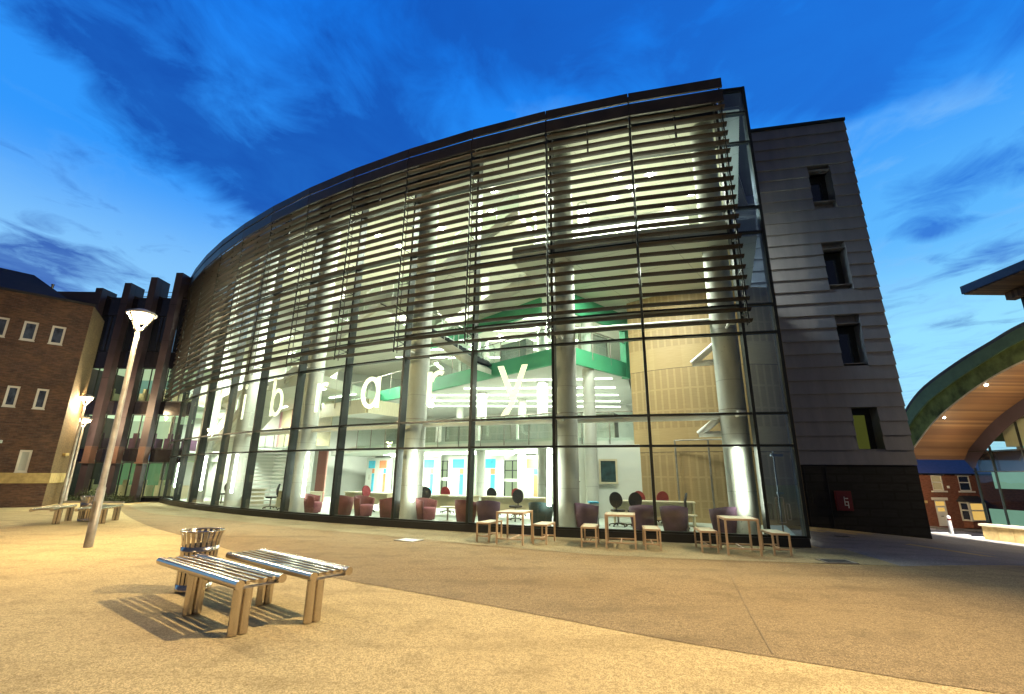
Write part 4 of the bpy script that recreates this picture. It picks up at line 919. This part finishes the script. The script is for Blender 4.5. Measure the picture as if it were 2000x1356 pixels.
# ------------------------------------------------------------------ street lamps
WARM = (1.0, .76, .42)
def make_lamp(H=5.43):
    t = empty('street_lamp', (0, 0, 0)); ht = .46
    m = MB(); m.tube([(0, 0, 0), (0, 0, 1.25), (0, 0, 1.26), (0, 0, H - ht)], [.085, .083, .066, .048], 18); p = m.build('pole', M['steel2'], t, False)
    MB().box((0, -.076, .75), (.07, .03, .42)).build('hatch', M['steel2'], p, False)
    m = MB()
    for i in range(3):
        a = 2 * PI * i / 3 + .3; pts = []
        for s in lin(0, 1, 9): r = .02 + .26 * (s ** .85); pts.append((r * math.cos(a), r * math.sin(a), H - ht - .04 + (ht - .02) * s))
        m.tube(pts, .030, 8)
    rg = [(.29 * math.cos(2 * PI * i / 28), .29 * math.sin(2 * PI * i / 28), H - .05) for i in range(29)]; m.tube(rg, .03, 8)
    m.build('lamp_frame', M['steel2'], t, False)
    MB().lathe([(.001, .08), (.13, .065), (.27, .0), (.27, -.02), (.001, .02)], (0, 0, H), 24).build('lamp_shade', M['steel2'], t, False)
    MB().ball((0, 0, H - .12), (.235, .15), 20, 8).build('lamp_bulb', M['lamp'], t, False)
    l = bpy.data.lights.new('lamp_light', 'POINT'); l.energy = 3400; l.color = WARM; l.shadow_soft_size = .13
    o = bpy.data.objects.new('lamp_light', l); COL.objects.link(o); o.parent = t; o.location = (0, 0, H - .46)
    return t
l0 = make_lamp(); l0.location = (-9.23, 11.09, 0); tag(l0, 'tall street lamp glowing brightly in front of the curved library', 'street lamp', 'street lamps on the plaza')
def lamp_at(x, y, rz, label, P=None, z=0):
    o = dup(l0, (x, y, z), rz, label)
    for c in o.children:
        if c.type == 'LIGHT' and P is not None: c.data = c.data.copy(); c.data.energy = P
    return o
lamp_at(-22.35, 24.62, .8, 'lit street lamp at the corner of the brick building', 1500)
lamp_at(19.6, 15.0, 0, 'unseen street lamp added to light the pavement before the arched hall', 900, gz(19.6))  # out of view, added to light the fascia and pavement
lamp_at(29.6, 36.6, .5, 'unseen street lamp put across the road to light the terraced house', 3000, -2.05)  # hidden behind the tower, put in to light the house front
o = lamp_at(-23.4, 26.0, 1.6, 'lower lit street lamp against the dark fin building', 160, -1.02)
lamp_at(-4.0, -17.0, .4, 'street lamp seen only as a reflection in the library glass', 2600)
# floodlight mast beyond the frame, whose sharp shadows fall under the benches
fm = empty('floodlight_mast', (10.6, 6.4, 0)); tag(fm, 'tall mast whose floodlight throws the bench shadows to one side', 'floodlight')
MB().tube([(0, 0, 0), (0, 0, 12.0)], [.13, .08], 14).build('pole', M['steel2'], fm, False)
MB().tube([(-.5, 0, 12.05), (.5, 0, 12.05)], .05, 8).build('crossarm', M['steel2'], fm, False)
for s in (-1, 1): MB().box((s * .32, 0, 12.25), (.42, .25, .3)).build('floodlight_head', M['steel2'], fm, False)
sl = bpy.data.lights.new('flood_light', 'SPOT'); sl.energy = 19500; sl.color = (1.0, .80, .49); sl.spot_size = rad(82); sl.spot_blend = .9; sl.shadow_soft_size = .16
so = bpy.data.objects.new('flood_light', sl); COL.objects.link(so); so.location = (10.4, 6.4, 11.9); d = Vector((-3.6, 5.0, 0)) - so.location; so.rotation_euler = d.to_track_quat('-Z', 'Y').to_euler()
so.parent = fm; so.location = so.location - Vector(fm.location)

# ------------------------------------------------------------------ benches and bins
def make_bench(L=2.24, W=.45):
    t = empty('park_bench', (0, 0, 0)); z = .525
    for s in (-1, 1): MB().tube([(-L / 2, s * W / 2, z - .045), (L / 2, s * W / 2, z - .045)], .047, 18).build('tube_rail', M['steel'], t, False)
    for i in range(4):
        y = -W / 2 + W * (i + 1) / 5; MB().box((0, y, z - .032), (L - .04, .042, .042)).build('slat', M['steel'], t, False, .006)
    for sx in (-.12, 1.03):
        for sy in (-.19, -.092):
            MB().tube([(sx, sy, 0), (sx, sy, z - .095)], .05, 18).build('leg', M['steel'], t, False)
        MB().box((sx, 0, z - .089), (.07, W - .02, .012)).build('crossbar', M['steel2'], t, False)
    return t
b0 = make_bench(); b0.rotation_euler = (0, 0, rad(-37)); b0.location = (-3.53, 6.17, .005)
tag(b0, 'stainless steel slatted bench nearest the camera, before the litter bin', 'bench', 'steel benches on the plaza')
dup(b0, (-2.93, 6.64, .005), rad(-38.4), 'stainless steel slatted bench parallel to the nearest one, further from the camera')
dup(b0, (-14.30, 15.60, .005), rad(118), 'steel bench left of the far litter bin by the brick building')
dup(b0, (-13.15, 15.95, .005), rad(112), 'steel bench between the far litter bin and the tall lamp pole')
def make_bin():
    t = empty('litter_bin', (0, 0, 0)); H = .79
    m = MB(); m.lathe([(.205, .02), (.215, .05), (.215, .60), (.2, .60), (.19, .03)], (0, 0, 0), 28); m.build('liner', M['rubber'], t, False)
    n = 22
    for i in range(n):
        a = 2 * PI * i / n; m = MB(); w = .024; ca, sa = math.cos(a), math.sin(a); vs = []
        for (r, z) in ((.228, .03), (.236, .3), (.245, .58), (.250, .66), (.268, .73), (.285, .775)):
            for dr in (0, .006):
                for s in (-1, 1): vs.append(((r + dr) * ca - s * w * sa, (r + dr) * sa + s * w * ca, z))
        fs = []
        for j in range(5):
            b = j * 4; fs += [(b, b + 1, b + 5, b + 4), (b + 2, b + 6, b + 7, b + 3), (b, b + 4, b + 6, b + 2), (b + 1, b + 3, b + 7, b + 5)]
        m.add(vs, fs); m.build('slat', M['steel'], t, False)
    for nm_, r, z, rr in (('rim', .285, .785, .014), ):
        m = MB(); m.tube([(r * math.cos(2 * PI * i / 32), r * math.sin(2 * PI * i / 32), z) for i in range(33)], rr, 8); m.build(nm_, M['steel'], t, False)
    for z0_, z1_, r in ((.02, .10, .24), (.52, .585, .256)):
        MB().lathe([(r, z0_), (r, z1_), (r - .006, z1_), (r - .006, z0_), (r, z0_)], (0, 0, 0), 32).build('band', M['steel'], t, False)
    return t
n0 = make_bin(); n0.location = (-4.46, 7.30, .005); n0.scale = (.93, .93, 1.0); tag(n0, 'steel slatted litter bin with flared rim right behind the near benches', 'litter bin', 'steel litter bins')
dup(n0, (-14.05, 16.55, .005), .4, 'steel slatted litter bin between the two far benches')

# ------------------------------------------------------------------ cafe tables and stools
def make_table(w, d, h, name, leg=.042):
    t = empty(name, (0, 0, 0)); m = MB(); n = max(5, round(d / .085))
    for i in range(n): m.box((0, -d / 2 + d * (i + .5) / n, h - .0125), (w - 2 * leg, d / n - .014, .025))
    m.build('seat_top' if name == 'cafe_stool' else 'table_top', M['slat'], t, False)
    m = MB()
    for s in (-1, 1): m.box((s * (w / 2 - leg / 2), 0, h - .022), (leg, d, .044)); m.box((0, s * (d / 2 - leg / 2), h - .022), (w - 2 * leg, leg, .043))
    m.build('frame', M['table'], t, False)
    for sx in (-1, 1):
        for sy in (-1, 1): MB().box((sx * (w / 2 - leg / 2), sy * (d / 2 - leg / 2), (h - .045) / 2), (leg, leg, h - .045)).build('leg', M['table'], t, False)
    m = MB()
    for s in (-1, 1): m.box((0, s * (d / 2 - leg / 2), .13), (w - 2 * leg - .002, .03, .03))
    m.box((0, 0, .13), (.03, d - 2 * leg, .028)); m.build('stretcher', M['table'], t, False)
    return t
tb = make_table(.70, .86, .745, 'cafe_table'); st = make_table(.37, .82, .455, 'cafe_stool', .036)
TG, SG = 'slatted cafe tables outside the library', 'slatted cafe stools outside the library'
tag(tb, 'slatted cafe table outside, in front of the window lettered y', 'table', TG); tag(st, 'slatted stool left of the cafe table under the letter y', 'stool', SG)
tb.location = (.12, 12.50, .01); tb.rotation_euler = (0, 0, rad(-18)); st.location = (-.53, 12.98, .01); st.rotation_euler = (0, 0, rad(-22))
dup(tb, (2.66, 12.02, .01), rad(-14), 'middle slatted cafe table, seen end-on before the framed picture'); dup(tb, (5.14, 11.28, .01), rad(-13), 'slatted cafe table nearest the glass corner of the library')
dup(st, (.86, 12.62, .01), rad(-20), 'slatted stool right of the cafe table under the letter y')
dup(st, (1.95, 12.20, .01), rad(-14), 'slatted stool left of the middle cafe table'); dup(st, (3.34, 11.86, .01), rad(-12), 'slatted stool right of the middle cafe table')
dup(st, (4.52, 11.60, .01), rad(-11), 'slatted stool left of the cafe table nearest the corner'); dup(st, (5.95, 11.28, .01), rad(-11), 'slatted stool right of the cafe table nearest the corner')

# ------------------------------------------------------------------ furniture behind the glass
FZ = .12
def make_armchair(mat, mat2):
    t = empty('tub_armchair', (0, 0, FZ)); m = MB(); n = 22; vs = []; fs = []
    for i in range(n + 1):                                   # horseshoe back, tapering to the foot
        a = rad(-20 + 220 * i / n); x, y = math.cos(a), math.sin(a); fr = 1 if 0 <= math.degrees(a) <= 180 else .9; hh = .66 + .08 * max(0, math.sin(a))
        for (r, z) in ((.30, .03), (.37, .45), (.385, hh), (.30, hh), (.27, .40), (.25, .05)): vs.append((r * x * 1.0, r * y * .98 - .02, z))
    for i in range(n):
        for j in range(6): fs.append((i * 6 + j, (i + 1) * 6 + j, (i + 1) * 6 + (j + 1) % 6, i * 6 + (j + 1) % 6))
    fs += [tuple(range(6)), tuple(range(n * 6 + 5, n * 6 - 1, -1))]
    m.add(vs, fs, True); m.build('shell', mat, t, False)
    MB().lathe([(.001, .06), (.25, .06), (.285, .30), (.29, .40), (.26, .44), (.001, .45)], (0, -.05, 0), 20).build('seat_cushion', mat2, t, False)
    MB().lathe([(.22, 0), (.22, .055)], (0, 0, 0), 16).build('foot', M['rubber'], t, False)
    return t
def face_out(k, a): n = AN(k); return math.atan2(n.y, n.x) + PI / 2 + a    # local -y looks out through the glass when a = 0
c0 = make_armchair(M['maroon'], M['pink']); AG = 'tub armchairs lined up inside the glass'
tag(c0, 'maroon tub armchair right of the column by the staircase', 'armchair', AG)
p = A(5.84, -1.0); c0.location = (p[0], p[1], FZ); c0.rotation_euler = (0, 0, face_out(5.84, 2.2))
for k, off, a, lb in ((5.22, -1.0, 3.4, 'maroon tub armchair seen from behind, left of a turned one below the letter a'), (4.84, -1.05, 1.5, 'maroon tub armchair turned sideways with its pink seat showing, below the letter a'), (4.38, -1.0, -1.6, 'maroon tub armchair half hidden by the window bar right of the letter a'),
    (3.80, -1.05, 1.4, 'maroon tub armchair turned sideways just right of the big column under the letter r'), (3.22, -1.0, 2.9, 'maroon tub armchair left of the window bar between the letters r and y')):
    p = A(k, off); dup(c0, (p[0], p[1], FZ), face_out(k, a), lb)
c1 = make_armchair(M['plum'], M['plum']); p = A(2.92, -1.0); tag(c1, 'plum tub armchair behind the cafe table under the letter y', 'armchair', AG); c1.location = (p[0], p[1], FZ); c1.rotation_euler = (0, 0, face_out(2.9, 3.4))
for k, off, a, lb in ((1.74, -1.0, 2.7, 'dark plum tub armchair beside the grey waste bin'), (1.12, -1.0, 3.3, 'dark plum tub armchair behind the middle cafe table, left of the window bar'), (.80, -1.0, 3.0, 'dark plum tub armchair right of the window bar by the oak wall'), (.30, -1.0, 3.5, 'plum tub armchair beside the column nearest the glass corner')):
    p = A(k, off); dup(c1, (p[0], p[1], FZ), face_out(k, a), lb)
c2 = make_armchair(M['teal'], M['teal']); p = A(2.26, -1.0); tag(c2, 'dark teal tub armchair behind the stool right of the letter y', 'armchair', AG); c2.location = (p[0], p[1], FZ); c2.rotation_euler = (0, 0, face_out(2.2, 3.1))
# low tables
def make_low():
    t = empty('side_table', (0, 0, FZ)); MB().lathe([(.001, .44), (.27, .44), (.28, .455), (.27, .47), (.001, .47)], (0, 0, 0), 24).build('table_top', M['birch'], t, False)
    MB().tube([(0, 0, .02), (0, 0, .44)], .03, 10).build('leg', M['steel2'], t, False); MB().lathe([(.001, 0), (.2, 0), (.19, .02), (.001, .03)], (0, 0, 0), 20).build('base', M['steel2'], t, False); return t
lt = make_low(); p = A(4.56, -1.3); lt.location = (p[0], p[1], FZ); tag(lt, 'small pedestal table between two maroon armchairs below the letter a', 'side table', 'pedestal side tables')
for k, off, lb in ((3.55, -1.35, 'small pedestal table between two maroon armchairs below the letter r'), (.66, -1.25, 'round pedestal table before the oak wall, right of the window bar')):
    p = A(k, off); dup(lt, (p[0], p[1], FZ), 0, lb)
# long desks
def make_desk(L, mat='birch'):
    t = empty('study_desk', (0, 0, FZ)); MB().box((0, 0, .725), (L, .75, .03)).build('desk_top', M[mat], t, False)
    for s in (-1, 1): MB().box((s * (L / 2 - .06), 0, .355), (.05, .6, .71)).build('end_panel', M[mat], t, False)
    MB().box((0, .18, .45), (L - .2, .02, .45)).build('modesty_panel', M[mat], t, False); return t
dk = make_desk(2.6); DG = 'long study desks inside the library'; tag(dk, 'long pale study desk behind the armchairs below the letter y', 'desk', DG)
def put(o, k, off, a=0): p = A(k, off); o.location = (p[0], p[1], FZ); o.rotation_euler = (0, 0, face_out(k, a)); return o
put(dk, 2.95, -3.6)
for k, off, lb in ((4.12, -3.6, 'long pale study desk behind the armchairs below the letter r'), (5.75, -3.7, 'long pale study desk behind the armchairs below the letter a'), (7.0, -2.4, 'white study desk in front of the staircase'), (8.9, -2.4, 'white study desk in the far bays left of the staircase'), (1.0, -3.2, 'study desk with chairs before the oak wall')):
    put(dup(dk, label=lb), k, off)
def make_chair(mat):
    t = empty('office_chair', (0, 0, FZ)); m = MB()
    m.lathe([(.001, .43), (.21, .44), (.235, .47), (.22, .50), (.001, .51)], (0, 0, 0), 18); m.build('seat', mat, t, False)
    m = MB(); vs = []; fs = []; n = 16
    for i in range(n):
        a = 2 * PI * i / n
        for y in (.19, .245): vs.append((.205 * math.cos(a), y + .06 * abs(math.sin(a)) * (1 if math.sin(a) > 0 else 0), .80 + .24 * math.sin(a)))
    for i in range(n): j = (i + 1) % n; fs.append((2 * i, 2 * j, 2 * j + 1, 2 * i + 1))
    fs += [tuple(range(0, 2 * n, 2)), tuple(range(2 * n - 1, 0, -2))]; m.add(vs, fs); m.build('backrest', mat, t, False)
    m = MB(); m.tube([(0, .12, .45), (0, .25, .50), (0, .24, .75)], .02, 8); m.build('back_stem', M['rubber'], t, False)
    m = MB(); m.tube([(0, 0, .08), (0, 0, .43)], .028, 10); m.build('gas_stem', M['steel2'], t, False)
    for i in range(5):
        a = 2 * PI * i / 5; m = MB(); m.tube([(0, 0, .10), (.28 * math.cos(a), .28 * math.sin(a), .06)], .018, 6); m.ball((.28 * math.cos(a), .28 * math.sin(a), .03), (.028, .03), 8, 6); m.build('castor_leg', M['rubber'], t, False)
    return t
k0 = make_chair(M['black']); OG = 'office chairs inside the library'; tag(k0, 'black office chair at the desk behind the letter y', 'chair', OG); put(k0, 2.78, -2.5, 0)
for k, off, a, lb in ((4.25, -2.6, .5, 'black office chair at the desk below the letter r'), (1.42, -2.2, 3.0, 'black high-backed chair behind the middle cafe table, left one of a pair'), (1.22, -2.2, 3.3, 'black high-backed chair behind the middle cafe table, right one of a pair'), (.72, -2.2, -1.6, 'dark office chair standing side-on before the oak wall'), (3.45, -4.4, 3.2, 'black chair on the far side of the desk between r and y'), (4.7, -4.4, 3.0, 'black chair on the far side of the desk near the letter a'), (6.8, -1.5, .5, 'brown-black office chair before the staircase, right one'), (7.25, -1.5, -.4, 'brown-black office chair before the staircase, left one'), (9.1, -1.4, .3, 'dark office chair in the far bays left of the staircase')):
    put(dup(k0, label=lb), k, off, a)
k1 = make_chair(M['red']); tag(k1, 'red office chair at the study desk under the letter y', 'chair', OG); put(k1, 3.0, -4.3, 3.1)
for k, off, a, lb in ((4.3, -4.35, 3.3, 'red office chair behind the desk under the letter r'), (5.45, -2.9, 1.5, 'red high-backed chair side-on below the letter a'), (1.15, -3.9, 2.9, 'red chair behind the desk by the oak wall, left one'), (.88, -3.9, 3.3, 'red chair behind the desk by the oak wall, right one')):
    put(dup(k1, label=lb), k, off, a)
# waste bin, picture, notices
wb = empty('waste_bin', (2.62, 15.6, FZ)); tag(wb, 'tall pale grey waste bin with a blue lid inside the glass', 'bin')
MB().box((0, 0, .34), (.30, .30, .68)).build('body', M['conc'], wb, False, .02); MB().box((0, 0, .71), (.31, .31, .05)).build('lid', M['blue'], wb, False, .01)
wd = Vector((2.4, -.65, 0)).normalized(); wn_ = Vector((wd.y, -wd.x, 0))
pf = empty('framed_picture', (3.75 + wn_.x * .04, 18.62 + wn_.y * .04, 1.35), math.atan2(wd.y, wd.x)); tag(pf, 'dark painting in a pale gilt frame on the white wall', 'picture')
m = MB(); W_, H_ = .70, .92
for s in (-1, 1): m.box((s * (W_ / 2 - .035), -.02, H_ / 2), (.07, .05, H_)); m.box((0, -.02, H_ / 2 + s * (H_ / 2 - .035)), (W_ - .14, .05, .07))
m.build('frame', M['birch'], pf, False)
MB().box((0, -.005, H_ / 2), (W_ - .14, .02, H_ - .14)).build('canvas', plain('dark_painted_canvas', (.02, .05, .05), .5, 0, .8, 4), pf, False)
for (t_, z, w_, h_, lb) in ((.12, 1.45, .14, .22, 'small white notice on the grey door by the white wall'), (.62, 1.4, .12, .2, 'small white notice on the white wall left of the picture')):
    q = Vector((2.05, 19.1, 0)) + wd * t_ + wn_ * .04; s_ = empty('notice', (q.x, q.y, z), math.atan2(wd.y, wd.x)); tag(s_, lb, 'notice')
    MB().box((0, -.005, h_ / 2), (w_, .01, h_)).build('sheet', M['vinyl'], s_, False); MB().box((0, -.012, .02), (w_, .004, .04)).build('text_bar', M['black'], s_, False)
# back-wall display boards
def board(k, mat, lb, up='blue'):
    p = A(k, -11.4); t = empty('display_board', (p[0], p[1], FZ), face_out(k, 0)); tag(t, lb, 'display board', 'display boards on the inner wall')
    MB().box((0, 0, 1.3), (1.7, .08, 2.6)).build('panel', M['white'], t, False)
    MB().box((-.1, -.05, 2.15), (.85, .02, .50)).build('header', M[mat], t, False); MB().box((.16, -.05, .95), (.28, .02, 1.2)).build('stripe', M[mat], t, False)
    MB().box((.16, -.05, 1.72), (.28, .02, .3)).build('patch', M['orange'] if mat == 'blue' else M['blue'], t, False); MB().box((-.35, -.05, 1.3), (.22, .02, .34)).build('leaflets', M['conc'], t, False)
board(5.18, 'blue', 'white board with blue header seen behind the letter y'); board(6.22, 'blue', 'white board with blue header left of the window bar under the letter r'); board(7.35, 'blue', 'white board with blue header just right of the big column'); board(9.6, 'orange', 'white board with orange header below the letter a'); board(10.3, 'blue', 'white board with blue header left of the orange one'); board(3.9, 'orange', 'white board with orange header behind the teal armchair')
def rack(x, y, z, rz, L, H, lb):
    t = empty('bookshelf', (x, y, z), rz); tag(t, lb, 'bookshelf', 'bookshelves on the upper floors')
    MB().box((0, 0, H / 2), (L, .4, H)).build('books', M['books'], t, False)
    m = MB(); m.box((0, 0, H + .015), (L + .06, .46, .03))
    for s in (-1, 1): m.box((s * (L / 2 + .015), 0, H / 2), (.03, .46, H))
    m.build('carcass', M['steel2'], t, False)
for i, (x, y, L, lb) in enumerate(((3.6, 20.0, 1.7, 'bookshelf on the first floor beside the oak drum'), (1.2, 20.9, 1.6, 'bookshelf on the first floor behind the letter y'), (-.6, 22.0, 1.6, 'bookshelf on the first floor between the letters r and y'), (-2.4, 23.2, 1.5, 'bookshelf on the first floor behind the letter r'), (-4.3, 24.6, 1.4, 'bookshelf on the first floor under the letter a'), (-6.2, 26.2, 1.4, 'bookshelf on the first floor left of the letter a'))):
    rack(x, y, 3.12, rad(-32 + 10 * (i % 2)), L, 1.0, lb)
for x, y, rz, L, lb in ((3.4, 19.0, 42, 1.3, 'dark shelf on the green edged floor right of the column'), (.2, 20.2, -47, 1.6, 'bookshelf on the green edged floor behind the letter y'), (-1.8, 22.4, -47, 1.6, 'bookshelf on the green edged floor behind the letter r')):
    rack(x, y, 6.2, rad(rz), L, 1.1, lb)

# ------------------------------------------------------------------ sky
W = bpy.data.worlds.new('World'); S.world = W; W.use_nodes = True; nt = W.node_tree; bg = nt.nodes['Background']
tc = nt.nodes.new('ShaderNodeTexCoord'); sp = nt.nodes.new('ShaderNodeSeparateXYZ'); lk(nt, tc.outputs['Generated'], sp.inputs[0]); X, Y, Z = sp.outputs
zc = math_(nt, 'MAXIMUM', Z, .03); u = math_(nt, 'DIVIDE', X, zc); v = math_(nt, 'DIVIDE', Y, zc)
az = math_(nt, 'ADD', math_(nt, 'MULTIPLY', X, .55), .5)                          # 0 left .. 1 right
def rgbramp(fac, stops):
    r = nt.nodes.new('ShaderNodeValToRGB'); lk(nt, fac, r.inputs[0]); e = r.color_ramp.elements; r.color_ramp.interpolation = 'EASE'
    while len(e) < len(stops): e.new(.5)
    for i, (p, c) in enumerate(stops): e[i].position = p; e[i].color = (*c, 1)
    return r.outputs[0]
left = rgbramp(Z, [(.0, (.24, .50, .86)), (.30, (.24, .58, .98)), (.50, (.028, .31, .97)), (.78, (.004, .19, .86)), (1, (.003, .12, .66))])
right = rgbramp(Z, [(.0, (.42, .82, 1.0)), (.22, (.30, .74, 1.0)), (.40, (.10, .46, .98)), (.62, (.010, .27, .95)), (.85, (.004, .18, .85)), (1, (.002, .1, .6))])
clear = mixc(nt, ramp(nt, az, [(.28, 0), (.85, 1)]), left, right)
cv = nt.nodes.new('ShaderNodeCombineXYZ'); lk(nt, math_(nt, 'MULTIPLY', u, 1.0), cv.inputs[0]); lk(nt, math_(nt, 'MULTIPLY', v, .8), cv.inputs[1]); cv.inputs[2].default_value = 3.3
n1 = nt.nodes.new('ShaderNodeTexNoise'); n1.inputs['Scale'].default_value = 1.05; n1.inputs['Detail'].default_value = 10; n1.inputs['Roughness'].default_value = .52; n1.inputs['Distortion'].default_value = .35; lk(nt, cv.outputs[0], n1.inputs['Vector'])
n2 = nt.nodes.new('ShaderNodeTexNoise'); n2.inputs['Scale'].default_value = 4.0; n2.inputs['Detail'].default_value = 10; n2.inputs['Roughness'].default_value = .6; n2.inputs['Distortion'].default_value = .6; lk(nt, cv.outputs[0], n2.inputs['Vector'])
def blob(u0, v0, su, sv):
    a = math_(nt, 'DIVIDE', math_(nt, 'SUBTRACT', u, u0), su); b = math_(nt, 'DIVIDE', math_(nt, 'SUBTRACT', v, v0), sv)
    d2 = math_(nt, 'ADD', math_(nt, 'MULTIPLY', a, a), math_(nt, 'MULTIPLY', b, b)); return math_(nt, 'POWER', 2.718, math_(nt, 'MULTIPLY', d2, -1.0))
def addall(L):
    s = L[0]
    for t in L[1:]: s = math_(nt, 'ADD', s, t)
    return s
mask = addall([blob(-1.0, 1.0, .20, .75), blob(-.52, 1.25, .32, .42), blob(-.72, 1.7, .25, .4), blob(-2.6, 2.25, .65, .35), blob(1.5, 1.42, .22, .32), blob(1.15, .8, .35, .22), blob(.15, .8, .5, .25), blob(2.2, 2.0, .3, .3), blob(.72, .95, .28, .22), blob(1.95, 1.15, .35, .2), blob(1.75, 1.75, .12, .1)])
dens = math_(nt, 'ADD', math_(nt, 'MULTIPLY', n1.outputs['Fac'], 1.0), math_(nt, 'MULTIPLY', mask, .36))
dens = math_(nt, 'ADD', dens, math_(nt, 'MULTIPLY', math_(nt, 'SUBTRACT', n2.outputs['Fac'], .5), .8))
dk = ramp(nt, dens, [(.61, 0), (.88, 1)])
cloudc = mixc(nt, ramp(nt, az, [(.3, 0), (.9, 1)]), (.003, .068, .41), (.009, .16, .70))
cloudc = mixc(nt, ramp(nt, Z, [(.18, 1), (.42, 0)]), cloudc, (.045, .13, .48))
sky = mixc(nt, math_(nt, 'MULTIPLY', dk, math_(nt, 'MULTIPLY_ADD', n2.outputs['Fac'], .5, .58)), clear, cloudc)
# paler high wisps, strongest to the right
lt_ = ramp(nt, math_(nt, 'ADD', math_(nt, 'SUBTRACT', n2.outputs['Fac'], math_(nt, 'MULTIPLY', dk, .35)), math_(nt, 'MULTIPLY', az, .06)), [(.52, 0), (.74, 1)])
sky = mixc(nt, math_(nt, 'MULTIPLY', math_(nt, 'MULTIPLY', lt_, .55), ramp(nt, az, [(.2, .35), (.8, 1)])), sky, (.22, .52, .95))
# below the horizon: dull ground bounce
sky = mixc(nt, ramp(nt, math_(nt, 'ADD', Z, .5), [(.47, 0), (.50, 1)]), (.03, .03, .03), sky)
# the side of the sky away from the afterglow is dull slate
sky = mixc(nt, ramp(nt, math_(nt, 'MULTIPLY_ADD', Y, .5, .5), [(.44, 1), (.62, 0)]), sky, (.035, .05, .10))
# physical twilight sky on top, very faint
ns = nt.nodes.new('ShaderNodeTexSky'); ns.sky_type = 'NISHITA'; ns.sun_disc = False; ns.sun_elevation = rad(-2.0); ns.sun_rotation = rad(60)
ad = nt.nodes.new('ShaderNodeMix'); ad.data_type = 'RGBA'; ad.blend_type = 'ADD'; ad.inputs[0].default_value = .05; lk(nt, sky, ad.inputs[6]); lk(nt, ns.outputs[0], ad.inputs[7])
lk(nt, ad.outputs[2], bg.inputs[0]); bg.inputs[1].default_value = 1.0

# ------------------------------------------------------------------ render settings
S.render.engine = 'CYCLES'
S.view_settings.view_transform = 'Standard'; S.view_settings.look = 'None'; S.view_settings.gamma = 1; S.view_settings.exposure = 0
c = S.cycles; c.max_bounces = 7; c.diffuse_bounces = 3; c.glossy_bounces = 4; c.transmission_bounces = 4; c.transparent_max_bounces = 18; c.use_denoising = True
c.sample_clamp_indirect = 6; c.caustics_reflective = False; c.caustics_refractive = False
try: c.use_light_tree = True
except Exception: pass
